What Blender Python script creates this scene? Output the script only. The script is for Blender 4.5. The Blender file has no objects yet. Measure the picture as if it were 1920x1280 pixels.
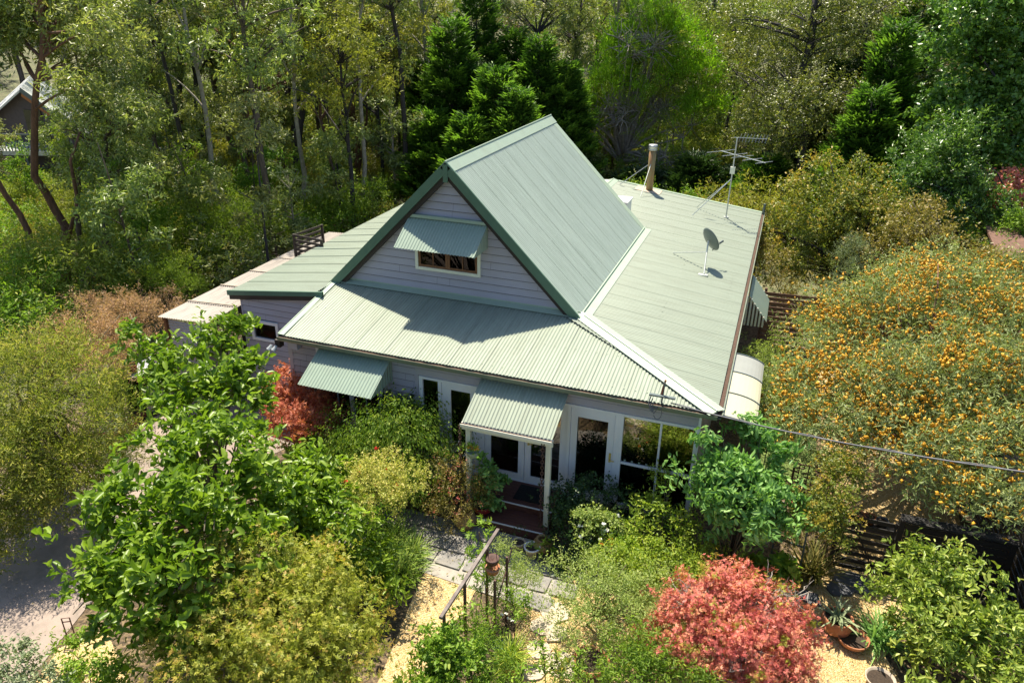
import bpy, math, random
import numpy as np
from mathutils import Matrix, Vector
R = math.radians
scene = bpy.context.scene
col = scene.collection

# ------------------------------------------------------------------ camera
CAM = np.array([-0.103, -12.964, 9.740]); YAW, PIT, ROL, FPX = 0.343, 0.434, 0.014, 1391.87
_f = np.array([-math.sin(YAW)*math.cos(PIT), math.cos(YAW)*math.cos(PIT), -math.sin(PIT)])
_r = np.array([math.cos(YAW), math.sin(YAW), 0.0]); _u = np.cross(_r, _f)
CR = math.cos(ROL)*_r + math.sin(ROL)*_u; CU = -math.sin(ROL)*_r + math.cos(ROL)*_u
cd = bpy.data.cameras.new('camera'); co = bpy.data.objects.new('camera', cd); col.objects.link(co)
cd.sensor_width = 36; cd.lens = 36*FPX/1920; cd.clip_start = .1; cd.clip_end = 2000
co.matrix_world = Matrix(((CR[0], CU[0], -_f[0], CAM[0]), (CR[1], CU[1], -_f[1], CAM[1]), (CR[2], CU[2], -_f[2], CAM[2]), (0, 0, 0, 1)))
scene.camera = co
# ------------------------------------------------------------------ light
SUN_EL, SUN_AZ = 61.5, 124.3          # azimuth of the direction towards the sun, measured from +X
w = bpy.data.worlds.new('World'); scene.world = w; w.use_nodes = True
nt = w.node_tree; bg = nt.nodes['Background']; sky = nt.nodes.new('ShaderNodeTexSky')
sky.sky_type = 'NISHITA'; sky.sun_disc = False; sky.sun_elevation = R(SUN_EL); sky.sun_rotation = R(90-SUN_AZ)
nt.links.new(sky.outputs[0], bg.inputs[0]); bg.inputs[1].default_value = 0.098
sd = bpy.data.lights.new('sun', 'SUN'); so = bpy.data.objects.new('sun', sd); col.objects.link(so)
sd.energy = 5.0; sd.angle = R(.53); sd.color = (1.0, .91, .74)
to_sun = Vector((math.cos(R(SUN_EL))*math.cos(R(SUN_AZ)), math.cos(R(SUN_EL))*math.sin(R(SUN_AZ)), math.sin(R(SUN_EL))))
so.rotation_euler = to_sun.to_track_quat('Z', 'Y').to_euler(); so.location = (0, 0, 60)
vs = scene.view_settings; vs.view_transform = 'Standard'; vs.look = 'None'; vs.exposure = 0.95; vs.gamma = 1
cy = scene.cycles; cy.max_bounces = 6; cy.diffuse_bounces = 2; cy.glossy_bounces = 3; cy.transparent_max_bounces = 8; cy.transmission_bounces = 4
cy.caustics_reflective = False; cy.caustics_refractive = False

# ------------------------------------------------------------------ helpers
GZ = -.38                              # garden level; the cottage floor is z = 0
def ray(px, py): return _f + CR*(px-960)/FPX - CU*(py-640)/FPX
def Z(px, py, z=GZ): d = ray(px, py); return CAM + d*(z-CAM[2])/d[2]       # pixel -> point on a level
def Y(px, py, y): d = ray(px, py); return CAM + d*(y-CAM[1])/d[1]          # pixel -> point on an upright plane
def dist(p): return float((np.array(p)-CAM) @ _f)

def tag(o, label=None, cat=None, group=None, kind=None):
    if label: o['label'] = label
    if cat: o['category'] = cat
    if group: o['group'] = group
    if kind: o['kind'] = kind
    return o
ORG = {}
def empty(name, loc, label=None, cat=None, group=None):
    o = bpy.data.objects.new(name, None); col.objects.link(o); o.location = loc; o.empty_display_size = .2
    ORG[o.name] = np.array(loc, float)
    return tag(o, label, cat, group)
def link_mesh(name, me, mat, parent=None):
    o = bpy.data.objects.new(name, me); col.objects.link(o)
    if mat and not me.materials: me.materials.append(mat)
    if parent is not None:
        o.parent = parent; ORG[o.name] = ORG.get(parent.name, np.zeros(3))
    else: ORG[o.name] = np.zeros(3)
    return o
class MB:
    def __init__(s): s.v = []; s.f = []; s.sm = False
    def add(s, vs_, fs):
        n = len(s.v); s.v += [tuple(map(float, q)) for q in vs_]; s.f += [tuple(i+n for i in q) for q in fs]; return s
    def box(s, a, b):
        (x0, y0, z0), (x1, y1, z1) = a, b
        return s.add([(x0,y0,z0),(x1,y0,z0),(x1,y1,z0),(x0,y1,z0),(x0,y0,z1),(x1,y0,z1),(x1,y1,z1),(x0,y1,z1)],
                     [(0,3,2,1),(4,5,6,7),(0,1,5,4),(1,2,6,5),(2,3,7,6),(3,0,4,7)])
    def beam(s, p, q, wd, ht, up=(0, 0, 1)):
        p = np.array(p, float); q = np.array(q, float); d = q-p; d /= np.linalg.norm(d)
        sd_ = np.cross(d, up); sd_ /= (np.linalg.norm(sd_)+1e-9); u = np.cross(sd_, d)
        vv = [e + a*sd_*wd/2 + b*u*ht/2 for e in (p, q) for a, b in ((-1,-1),(1,-1),(1,1),(-1,1))]
        return s.add(vv, [(0,1,2,3),(7,6,5,4),(0,4,5,1),(1,5,6,2),(2,6,7,3),(3,7,4,0)])
    def tube(s, pts, rad, n=8, caps=True):
        pts = [np.array(p, float) for p in pts]
        if not hasattr(rad, '__len__'): rad = [rad]*len(pts)
        V = []; prev = None
        for i, p in enumerate(pts):
            d = pts[min(i+1, len(pts)-1)]-pts[max(i-1, 0)]; d = d/(np.linalg.norm(d)+1e-9)
            if prev is None:
                a = np.array([0, 0, 1.]) if abs(d[2]) < .9 else np.array([1., 0, 0]); prev = np.cross(d, a)
            prev = prev - d*(prev @ d); prev /= (np.linalg.norm(prev)+1e-9); b = np.cross(d, prev)
            for k in range(n):
                t = 2*math.pi*k/n; V.append(p + rad[i]*(math.cos(t)*prev + math.sin(t)*b))
        F = [(i*n+k, i*n+(k+1) % n, (i+1)*n+(k+1) % n, (i+1)*n+k) for i in range(len(pts)-1) for k in range(n)]
        if caps: F += [tuple(range(n-1, -1, -1)), tuple(range((len(pts)-1)*n, len(pts)*n))]
        return s.add(V, F)
    def lathe(s, c, prof, n=24, sx=1, sy=1):
        V = []; 
        for r, z in prof:
            for k in range(n):
                t = 2*math.pi*k/n; V.append((c[0]+r*sx*math.cos(t), c[1]+r*sy*math.sin(t), c[2]+z))
        F = [(i*n+k, i*n+(k+1) % n, (i+1)*n+(k+1) % n, (i+1)*n+k) for i in range(len(prof)-1) for k in range(n)]
        return s.add(V, F)
    def poly(s, pts): return s.add(pts, [tuple(range(len(pts)))])
    def slab(s, pts, th):                      # flat polygon with thickness downward
        n = len(pts); P = [np.array(p, float) for p in pts]; nn = np.cross(P[1]-P[0], P[2]-P[0]); nn /= np.linalg.norm(nn)
        if nn[2] < 0: P = P[::-1]; nn = -nn
        V = P + [p-nn*th for p in P]
        return s.add(V, [tuple(range(n)), tuple(range(2*n-1, n-1, -1))]+[((i+1) % n, i, n+i, n+(i+1) % n) for i in range(n)])
    def build(s, name, mat, parent=None, smooth=False):
        o0 = ORG.get(parent.name, np.zeros(3)) if parent is not None else np.zeros(3)
        me = bpy.data.meshes.new(name); me.from_pydata([tuple(np.array(q)-o0) for q in s.v], [], s.f); me.update()
        if smooth: me.polygons.foreach_set('use_smooth', [True]*len(me.polygons))
        return link_mesh(name, me, mat, parent)
def thing1(mb, name, mat, label, cat, group=None, smooth=False):
    return tag(mb.build(name, mat, None, smooth), label, cat, group)

# ------------------------------------------------------------------ materials
def srgb(r, g, b):
    c = lambda v: (v/255/12.92 if v/255 <= .04045 else ((v/255+.055)/1.055)**2.4)
    return (c(r), c(g), c(b), 1)
def mat(name, base, rough=.6, var=.12, scale=6.0, bump=0.0, bscale=40, metal=0.0, dirt=None, dirt_amt=.5, spec=.4, stretch=(1,1,1), dscale=2.0):
    m = bpy.data.materials.new(name); m.use_nodes = True; n = m.node_tree.nodes; l = m.node_tree.links
    b = n['Principled BSDF']; b.inputs['Roughness'].default_value = rough; b.inputs['Metallic'].default_value = metal
    b.inputs['Specular IOR Level'].default_value = spec
    tc = n.new('ShaderNodeTexCoord'); mp = n.new('ShaderNodeMapping'); mp.inputs['Scale'].default_value = stretch
    l.new(tc.outputs['Object'], mp.inputs[0])
    no = n.new('ShaderNodeTexNoise'); no.inputs['Scale'].default_value = scale; no.inputs['Detail'].default_value = 6; no.inputs['Roughness'].default_value = .65
    l.new(mp.outputs[0], no.inputs[0])
    rp = n.new('ShaderNodeValToRGB'); rp.color_ramp.elements[0].position = .3; rp.color_ramp.elements[1].position = .7
    c = np.array(base[:3]); rp.color_ramp.elements[0].color = (*(c*(1-var)), 1); rp.color_ramp.elements[1].color = (*np.minimum(c*(1+var), 1), 1)
    l.new(no.outputs[0], rp.inputs[0]); out = rp.outputs[0]
    if dirt is not None:
        n2 = n.new('ShaderNodeTexNoise'); n2.inputs['Scale'].default_value = dscale; n2.inputs['Detail'].default_value = 9; n2.inputs['Roughness'].default_value = .7
        l.new(mp.outputs[0], n2.inputs[0]); r2 = n.new('ShaderNodeValToRGB'); r2.color_ramp.elements[0].position = .48; r2.color_ramp.elements[1].position = .66
        l.new(n2.outputs[0], r2.inputs[0]); mu = n.new('ShaderNodeMath'); mu.operation = 'MULTIPLY'; mu.inputs[1].default_value = dirt_amt; l.new(r2.outputs[0], mu.inputs[0])
        mx = n.new('ShaderNodeMix'); mx.data_type = 'RGBA'; l.new(mu.outputs[0], mx.inputs[0]); l.new(out, mx.inputs[6]); mx.inputs[7].default_value = (*dirt[:3], 1); out = mx.outputs[2]
    l.new(out, b.inputs['Base Color'])
    if bump:
        n3 = n.new('ShaderNodeTexNoise'); n3.inputs['Scale'].default_value = bscale; n3.inputs['Detail'].default_value = 4; l.new(mp.outputs[0], n3.inputs[0])
        bp = n.new('ShaderNodeBump'); bp.inputs['Strength'].default_value = bump; bp.inputs['Distance'].default_value = .02; l.new(n3.outputs[0], bp.inputs['Height']); l.new(bp.outputs[0], b.inputs['Normal'])
    return m
def leafmat(name, cols, tip=None, tip_at=.8, trans=.38, rough=.5, spec=.3, tr_gain=1.3, hue=.0, gain=1.42):
    m = bpy.data.materials.new(name); m.use_nodes = True; n = m.node_tree.nodes; l = m.node_tree.links
    cols = [(min(c[0]*gain, .9), min(c[1]*gain, .9), c[2]*gain*.85) for c in cols]
    b = n['Principled BSDF']; b.inputs['Roughness'].default_value = rough; b.inputs['Specular IOR Level'].default_value = spec
    a = n.new('ShaderNodeAttribute'); a.attribute_name = 'rnd'
    rp = n.new('ShaderNodeValToRGB'); e = rp.color_ramp.elements
    for i in range(len(cols)-2): e.new(.5)
    for i, c in enumerate(cols): e[i].position = i/(len(cols)-1); e[i].color = (*c[:3], 1)
    l.new(a.outputs['Fac'], rp.inputs[0]); out = rp.outputs[0]
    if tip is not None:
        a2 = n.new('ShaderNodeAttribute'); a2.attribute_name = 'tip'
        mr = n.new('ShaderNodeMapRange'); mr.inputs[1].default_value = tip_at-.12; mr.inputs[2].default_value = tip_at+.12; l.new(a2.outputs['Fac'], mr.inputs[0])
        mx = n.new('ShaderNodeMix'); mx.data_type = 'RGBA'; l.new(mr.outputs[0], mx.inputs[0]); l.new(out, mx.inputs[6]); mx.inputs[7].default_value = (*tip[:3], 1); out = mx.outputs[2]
    oi = n.new('ShaderNodeObjectInfo'); hs = n.new('ShaderNodeHueSaturation')     # each plant of a kind a little different
    m1 = n.new('ShaderNodeMapRange'); m1.inputs[3].default_value = .5-hue; m1.inputs[4].default_value = .5+hue; l.new(oi.outputs['Random'], m1.inputs[0]); l.new(m1.outputs[0], hs.inputs['Hue'])
    l.new(out, hs.inputs['Color']); out = hs.outputs[0]
    l.new(out, b.inputs['Base Color'])
    tr = n.new('ShaderNodeBsdfTranslucent'); g = n.new('ShaderNodeVectorMath'); g.operation = 'MULTIPLY'
    g.inputs[1].default_value = (tr_gain*1.12, tr_gain*1.22, tr_gain*.6); l.new(out, g.inputs[0]); l.new(g.outputs[0], tr.inputs[0])
    ms = n.new('ShaderNodeMixShader'); ms.inputs[0].default_value = trans*.75
    l.new(b.outputs[0], ms.inputs[1]); l.new(tr.outputs[0], ms.inputs[2]); l.new(ms.outputs[0], n['Material Output'].inputs[0])
    return m
def glassmat(name, tint=(.92, .94, .92), gloss=.0, ior=1.9):
    m = bpy.data.materials.new(name); m.use_nodes = True; n = m.node_tree.nodes; l = m.node_tree.links; n.remove(n['Principled BSDF'])
    t = n.new('ShaderNodeBsdfTransparent'); t.inputs[0].default_value = (*tint, 1); g = n.new('ShaderNodeBsdfGlossy'); g.inputs['Roughness'].default_value = .01
    fr = n.new('ShaderNodeFresnel'); fr.inputs[0].default_value = ior; ms = n.new('ShaderNodeMixShader')
    ad = n.new('ShaderNodeMath'); ad.operation = 'ADD'; ad.inputs[1].default_value = gloss; l.new(fr.outputs[0], ad.inputs[0])
    l.new(ad.outputs[0], ms.inputs[0]); l.new(t.outputs[0], ms.inputs[1]); l.new(g.outputs[0], ms.inputs[2]); l.new(ms.outputs[0], n['Material Output'].inputs[0])
    return m
def gravelmat(name, cols, scale, bump=.9):
    m = bpy.data.materials.new(name); m.use_nodes = True; n = m.node_tree.nodes; l = m.node_tree.links; b = n['Principled BSDF']; b.inputs['Roughness'].default_value = .85
    tc = n.new('ShaderNodeTexCoord'); vo = n.new('ShaderNodeTexVoronoi'); vo.inputs['Scale'].default_value = scale; l.new(tc.outputs['Object'], vo.inputs[0])
    sp = n.new('ShaderNodeSeparateColor'); l.new(vo.outputs['Color'], sp.inputs[0])
    rp = n.new('ShaderNodeValToRGB'); e = rp.color_ramp.elements
    for i in range(len(cols)-2): e.new(.5)
    for i, c in enumerate(cols): e[i].position = i/(len(cols)-1); e[i].color = (*c[:3], 1)
    l.new(sp.outputs[0], rp.inputs[0])
    no = n.new('ShaderNodeTexNoise'); no.inputs['Scale'].default_value = 1.3; no.inputs['Detail'].default_value = 8; l.new(tc.outputs['Object'], no.inputs[0])
    mx = n.new('ShaderNodeMix'); mx.data_type = 'RGBA'; mx.blend_type = 'MULTIPLY'; mx.inputs[0].default_value = .55
    r2 = n.new('ShaderNodeValToRGB'); r2.color_ramp.elements[0].position = .3; r2.color_ramp.elements[1].position = .65; r2.color_ramp.elements[0].color = (.45, .4, .33, 1)
    l.new(no.outputs[0], r2.inputs[0]); l.new(rp.outputs[0], mx.inputs[6]); l.new(r2.outputs[0], mx.inputs[7]); l.new(mx.outputs[2], b.inputs['Base Color'])
    bp = n.new('ShaderNodeBump'); bp.inputs['Strength'].default_value = bump; bp.inputs['Distance'].default_value = .03; bp.invert = True
    l.new(vo.outputs['Distance'], bp.inputs['Height']); l.new(bp.outputs[0], b.inputs['Normal'])
    return m

M = {}
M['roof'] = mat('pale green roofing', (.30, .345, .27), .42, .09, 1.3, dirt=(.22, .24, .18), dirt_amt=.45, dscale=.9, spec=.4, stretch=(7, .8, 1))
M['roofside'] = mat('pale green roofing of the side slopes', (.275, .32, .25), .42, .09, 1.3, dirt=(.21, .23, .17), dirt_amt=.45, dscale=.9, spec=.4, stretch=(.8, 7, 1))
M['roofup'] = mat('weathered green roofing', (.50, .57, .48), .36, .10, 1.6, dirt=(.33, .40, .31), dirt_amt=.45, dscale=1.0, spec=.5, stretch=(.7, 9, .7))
M['hood'] = mat('green awning iron', (.28, .36, .29), .4, .05, 3, dirt=(.25, .3, .25), dirt_amt=.2)
M['flash'] = mat('green flashing', (.36, .45, .35), .42, .08, 2, dirt=(.2, .22, .17), dirt_amt=.3)
M['fascia2'] = mat('lapped sheet edge', (.20, .24, .18), .5)
M['joint'] = mat('painted lap shade and board grime', (.10, .095, .12), .9)  # dark strips paint the shade under each lap, with grime and butt joints
M['fascia'] = mat('deep green fascia', (.085, .16, .115), .5, .1, 3)
M['brown'] = mat('dark brown trim', (.030, .022, .020), .6, .15, 4)
M['wall'] = mat('mauve grey weatherboard paint', (.42, .405, .475), .6, .06, 3, dirt=(.30, .27, .29), dirt_amt=.35, dscale=1.5, stretch=(1, 1, 3))
M['cream'] = mat('cream trim paint', (.80, .80, .68), .5, .05, 4, dirt=(.45, .45, .38), dirt_amt=.25)
M['white'] = mat('white door paint', (.78, .79, .82), .45, .04, 4, dirt=(.55, .55, .52), dirt_amt=.2)
M['gutter'] = mat('gutter paint', (.17, .20, .15), .45, .15, 5)
M['rust'] = mat('leaf litter in gutter', (.09, .052, .035), .9, .5, 30, bump=.5)
M['timber'] = mat('brown sash timber', (.20, .09, .045), .5, .25, 12, stretch=(1, 1, 1))
M['deck'] = mat('red brown deck boards', (.115, .045, .035), .55, .35, 8, stretch=(1, 14, 1))
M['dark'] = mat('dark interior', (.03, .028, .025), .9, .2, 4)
M['floorin'] = mat('interior floor', (.10, .06, .04), .5, .2, 4)
M['blackfence'] = mat('charcoal stained timber', (.018, .017, .018), .6, .3, 8, stretch=(1, 1, 6))
M['brownfence'] = mat('brown fence slats', (.16, .085, .06), .7, .3, 8)
M['poly'] = mat('translucent corrugated sheet', (.36, .32, .28), .4, .12, 3, dirt=(.18, .155, .14), dirt_amt=.75, stretch=(8, .6, 1))
M['iron'] = mat('galvanised corrugated iron', (.42, .42, .46), .38, .12, 3, dirt=(.28, .2, .15), dirt_amt=.4, metal=.3)
M['galv'] = mat('galvanised steel', (.50, .53, .52), .4, .15, 10, metal=.4)
M['flue'] = mat('rust streaked flue', (.27, .21, .10), .55, .2, 5, dirt=(.30, .10, .04), dirt_amt=.9, stretch=(3, 3, .5), dscale=2.5)
M['steelcap'] = mat('steel cowl', (.5, .5, .5), .35, .1, 6, metal=.6)
M['dish'] = mat('grey dish paint', (.11, .14, .14), .4, .08, 6)
M['ac'] = mat('white metal casing', (.8, .8, .8), .4, .04, 4)
M['terracotta'] = mat('terracotta', (.42, .16, .07), .75, .2, 10, dirt=(.5, .38, .28), dirt_amt=.3)
M['ochre'] = mat('ochre glazed urn', (.34, .22, .10), .5, .3, 7, dirt=(.12, .09, .06), dirt_amt=.6)
M['creampot'] = mat('cream glazed pot', (.66, .60, .38), .3, .08, 8)
M['yellowpot'] = mat('yellow glazed pot', (.62, .46, .12), .35, .1, 6)
M['redbowl'] = mat('dark red glazed bowl', (.20, .02, .02), .3, .15, 6)
M['stonepot'] = mat('pale stone pot', (.45, .38, .30), .8, .2, 10)
M['soil'] = mat('potting soil', (.05, .035, .025), .95, .4, 20, bump=.6)
M['slate'] = mat('dark slate', (.10, .105, .12), .6, .25, 3, bump=.3, bscale=12)
M['sandstone'] = mat('pale stepping stone', (.52, .44, .33), .8, .15, 4, bump=.3, bscale=15)
M['paver'] = mat('grey paving slab', (.22, .21, .20), .8, .3, 3, dirt=(.38, .33, .26), dirt_amt=.5, bump=.3, bscale=20)
M['brick'] = mat('red brick', (.30, .10, .06), .85, .3, 12, bump=.4)
M['bench'] = mat('white laminated top', (.70, .71, .75), .35, .05, 4, dirt=(.3, .27, .22), dirt_amt=.5, dscale=6)
M['mat'] = mat('black door mat', (.012, .012, .012), .95, .3, 40, bump=.6, bscale=200)
M['rustmetal'] = mat('rusty iron', (.09, .045, .035), .7, .4, 14, bump=.3)
M['pergola'] = mat('weathered dark timber', (.13, .10, .09), .7, .4, 10, dirt=(.38, .34, .3), dirt_amt=.5, bump=.3)
M['yellow'] = mat('orange yellow plastic', (.75, .36, .02), .4, .05, 4)
M['cable'] = mat('grey cable', (.16, .16, .18), .5, .05, 4)
M['tan'] = mat('tan panel', (.50, .48, .34), .35, .05, 2, dirt=(.5, .45, .3), dirt_amt=.3)
M['skybl'] = mat('blue grey panel', (.30, .31, .28), .35, .08, 2)
M['bark'] = mat('grey brown bark', (.13, .10, .08), .85, .45, 5, bump=.6, stretch=(3, 3, .6), dirt=(.05, .04, .035), dirt_amt=.7)
M['darkbark'] = mat('charcoal bark', (.05, .045, .048), .9, .4, 6, bump=.7, stretch=(3, 3, .6), dirt=(.12, .09, .07), dirt_amt=.4)
M['redbark'] = mat('red brown bark', (.19, .10, .065), .85, .4, 5, bump=.6, stretch=(3, 3, .5), dirt=(.06, .035, .03), dirt_amt=.6)
M['palebark'] = mat('pale twig bark', (.34, .30, .25), .8, .3, 6, bump=.3)
M['leafbark'] = mat('green brown stem', (.12, .10, .06), .8, .3, 6)
M['glass'] = glassmat('window glass', gloss=.06)
M['glassdim'] = glassmat('upper window glass', (.5, .5, .5), 0, 1.35)
M['pane'] = mat('dark window pane', (.012, .013, .014), .04, .1, 3, spec=.7)
M['driveway'] = mat('pinkish concrete driveway', (.32, .255, .215), .85, .15, .8, dirt=(.17, .145, .12), dirt_amt=.6, bump=.25, bscale=60, dscale=3)
M['gravel'] = gravelmat('yellow pebble gravel', [(.50, .31, .12), (.74, .50, .20), (.84, .62, .30), (.90, .76, .50)], 62)
M['mulch'] = gravelmat('bark mulch soil', [(.05, .035, .02), (.13, .09, .05), (.24, .17, .09)], 22, .7)
M['ground'] = gravelmat('bush floor', [(.06, .06, .025), (.10, .11, .04), (.16, .15, .07), (.09, .12, .03)], 5, .5)
M['lawn'] = mat('lawn', (.14, .20, .05), .9, .4, 12, bump=.6, bscale=80)

# ------------------------------------------------------------------ foliage machinery
def T(vs_, fs): return np.array(vs_, float), fs
TMPL = {
 'rhomb': T([(0,0,0),(.5,.5,.12),(1,0,0),(.5,-.5,.12)], [(0,2,1),(0,3,2)]),
 'flat': T([(0,0,0),(.5,.5,0),(1,0,0),(.5,-.5,0)], [(0,3,2,1)]),
 'oval': T([(0,0,0),(.28,.40,.10),(.72,.38,.10),(1,0,-.12),(.72,-.38,.10),(.28,-.40,.10),(.5,0,.0)], [(0,6,2,1),(6,3,2),(0,5,4,6),(6,4,3)]),
 'blade': T([(0,.5,0),(0,-.5,0),(.4,.45,.0),(.4,-.45,.0),(.75,.3,-.10),(.75,-.3,-.10),(1,0,-.28)], [(0,1,3,2),(2,3,5,4),(4,5,6)]),
 'star': T([(0,0,0),(.45,.12,.05),(1,0,-.05),(.45,-.12,.05),(.42,.2,.05),(.72,.62,-.03),(.25,.42,.05),(.42,-.2,.05),(.72,-.62,-.03),(.25,-.42,.05)], [(0,3,2,1),(0,4,5,6),(0,9,8,7)]),
 'puff': T([(0,.35,.2),(0,-.35,.2),(1,.3,.1),(1,-.3,.1),(.5,0,.55),(.5,0,-.3)], [(0,1,4),(2,4,3),(0,4,2),(1,3,4),(0,2,5),(1,5,3),(0,5,1),(2,3,5)]),
}
def unit(a): return a/(np.linalg.norm(a, axis=-1, keepdims=True)+1e-9)
def sph(rng, n, zmin=-1.0):
    z = rng.uniform(zmin, 1, n); t = rng.uniform(0, 2*np.pi, n); s = np.sqrt(1-z*z); return np.stack([s*np.cos(t), s*np.sin(t), z], 1)
def leaf_mesh(name, parts, mt, parent):
    """parts: list of (tmpl, pos, dir, nrm, length, width, rnd, tip)"""
    o0 = ORG.get(parent.name, np.zeros(3)) if parent is not None else np.zeros(3)
    V = []; LI = []; LT = []; RN = []; TP = []; off = 0; MI = []
    for pi, (tm, pos, d, nr, ln, wd, rnd, tip, mi) in enumerate(parts):
        tv, tf = TMPL[tm]; N = len(pos)
        d = unit(d); s = unit(np.cross(nr, d)); u = np.cross(d, s)
        ln = np.broadcast_to(ln, N); wd = np.broadcast_to(wd, N)
        vv = pos[:, None, :] + tv[None, :, 0:1]*(d*ln[:, None])[:, None, :] + tv[None, :, 1:2]*(s*wd[:, None])[:, None, :] + tv[None, :, 2:3]*(u*ln[:, None])[:, None, :]
        V.append((vv-o0).reshape(-1, 3)); k = len(tv)
        lf = np.concatenate([np.array(q) for q in tf]); base = off + np.arange(N)*k
        LI.append((base[:, None]+lf[None, :]).reshape(-1)); LT.append(np.tile([len(q) for q in tf], N))
        RN.append(np.repeat(rnd, len(tf))); TP.append(np.repeat(np.broadcast_to(tip, N), len(tf))); MI.append(np.full(N*len(tf), mi)); off += N*k
    V = np.concatenate(V).astype(np.float32); LI = np.concatenate(LI).astype(np.int32); LT = np.concatenate(LT).astype(np.int32)
    me = bpy.data.meshes.new(name); me.vertices.add(len(V)); me.vertices.foreach_set('co', V.ravel())
    me.loops.add(len(LI)); me.loops.foreach_set('vertex_index', LI); me.polygons.add(len(LT))
    st = np.zeros(len(LT), np.int32); st[1:] = np.cumsum(LT)[:-1]; me.polygons.foreach_set('loop_start', st)
    try: me.polygons.foreach_set('loop_total', LT)
    except Exception: pass
    for nm, arr in (('rnd', RN), ('tip', TP)):
        a = me.attributes.new(nm, 'FLOAT', 'FACE'); a.data.foreach_set('value', np.concatenate(arr).astype(np.float32))
    for q in (mt if isinstance(mt, (list, tuple)) else [mt]): me.materials.append(q)
    me.polygons.foreach_set('material_index', np.concatenate(MI).astype(np.int32))
    me.update(calc_edges=True); me.validate()
    return link_mesh(name, me, None, parent)
def clusters(rng, lobes, ncl, shell=.55, zmin=-.5, lump=.22, tuft=11, tsig=.13):
    if tuft > 1 and ncl > 60:                                   # tufts of twigs with gaps between them
        m = max(8, ncl//tuft); C0, D0, r0_ = clusters(rng, lobes, m, shell, zmin, lump, 1); q = rng.integers(0, m, ncl)
        w_ = rng.uniform(.5, 1.6, m)[q][:, None]; rm = np.mean([np.mean(r) for c, r in lobes]); sg = np.minimum(tsig*rm*4**.5, .34)
        off = rng.normal(0, 1, (ncl, 3))*sg*w_*np.array([1, 1, .62]); return C0[q]+off, unit(D0[q]+off/sg*.35), r0_[q]+off[:, 2]/sg*.05
    """cluster centres spread through ellipsoid lobes: (c, r3)"""
    area = np.array([(r[0]*r[1]+r[0]*r[2]+r[1]*r[2]) for c, r in lobes]); k = rng.choice(len(lobes), ncl, p=area/area.sum())
    C = np.array([c for c, r in lobes])[k]; RR = np.array([r for c, r in lobes])[k]
    d = sph(rng, ncl, zmin); ph = rng.uniform(0, 6, (len(lobes), 3))[k]
    bump = 1 + lump*np.sin(4.1*d[:, 0]+ph[:, 0])*np.cos(3.7*d[:, 1]+ph[:, 1]) + lump*.7*np.sin(7*d[:, 2]+ph[:, 2]+5*d[:, 0])
    rad = (shell + (1-shell)*rng.uniform(0, 1, ncl)**.45)*bump
    return C + d*RR*rad[:, None], unit(d/RR), rad
def cloud(rng, lobes, ncl, lpc, tm, ln, wd, twig=.25, up=.5, flare=.9, droop=0., zmin=-.5, shell=.55, lump=.22, face=None, mi=0, jit=.15):
    P, D, rad = clusters(rng, lobes, ncl, shell, zmin, lump)
    ax = unit(D*(1-up) + np.array([0, 0, 1.])*up + rng.normal(0, .3, D.shape) - np.array([0, 0, 1.])*droop)
    n = ncl*lpc; k = np.repeat(np.arange(ncl), lpc); t = rng.uniform(0, 1, n); A = ax[k]
    perp = unit(np.cross(A, sph(rng, n))); L = twig*rng.uniform(.6, 1.3, ncl)[k]
    pos = P[k] + A*(t*L)[:, None] + rng.normal(0, jit*twig, (n, 3))
    d = unit(A*(1-flare*.6) + perp*flare*(1.15-.5*t)[:, None] - np.array([0, 0, 1.])*droop*.9 + rng.normal(0, .2, (n, 3)))
    if face is None: nr = unit(np.cross(np.cross(d, A), d) + rng.normal(0, .8, (n, 3)) + np.array([0, 0, .35]))
    else: nr = unit(np.array(face) + rng.normal(0, .5, (n, 3)))
    sc = rng.uniform(.5, 1.3, n)
    rnd = np.clip(.5*rng.uniform(0, 1, n) + .5*rng.uniform(0, 1, ncl)[k], 0, 1)
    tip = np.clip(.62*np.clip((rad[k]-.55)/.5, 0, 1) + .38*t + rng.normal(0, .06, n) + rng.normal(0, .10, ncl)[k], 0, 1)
    return (tm, pos, d, nr, ln*sc, wd*sc, rnd, tip, mi)
def limbs(mb, rng, base, tips, r0, fork=.45, n=6, wob=.12, steps=7, minr=.012):
    """trunk from base to a fork point, then a curved limb to every tip"""
    base = np.array(base, float); tips = [np.array(t, float) for t in tips]; cen = np.mean(tips, axis=0)
    hub = base + (cen-base)*fork; hub[:2] = base[:2] + (cen-base)[:2]*fork*.7
    H = np.linalg.norm(hub-base)
    pts = [base + (hub-base)*t + (rng.normal(0, wob*H*.12, 3)*[1, 1, 0] if 0 < t < 1 else 0) for t in np.linspace(0, 1, 5)]
    mb.tube(pts, [r0*(1.25 if i == 0 else 1-.1*i) for i in range(5)], max(n, 7))
    for tp in tips:
        s = pts[-1] if rng.random() < .6 else pts[-2]; L = np.linalg.norm(tp-s); m_ = s + (tp-s)*.5 + np.array([0, 0, L*.12]) + rng.normal(0, wob*L*.5, 3)
        q = []
        for t in np.linspace(0, 1, steps):
            q.append((1-t)**2*s + 2*t*(1-t)*m_ + t*t*tp + rng.normal(0, wob*.06*L, 3)*(0 < t < 1))
        rr = r0*.62*min(1, .5+L/6); mb.tube(q, [max(minr, rr*(1-.85*i/(steps-1))) for i in range(steps)], n)
def twigs(mb, rng, tips, k, L, r, n=4, up=.3):
    for tp in tips:
        for _ in range(k):
            d = unit(rng.normal(0, 1, 3)+np.array([0, 0, up])); a = np.array(tp); q = [a]
            for i in range(4): d = unit(d+rng.normal(0, .28, 3)); q.append(q[-1]+d*L/4)
            mb.tube(q, [r, r*.8, r*.6, r*.45, r*.25], n, False)

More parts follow.
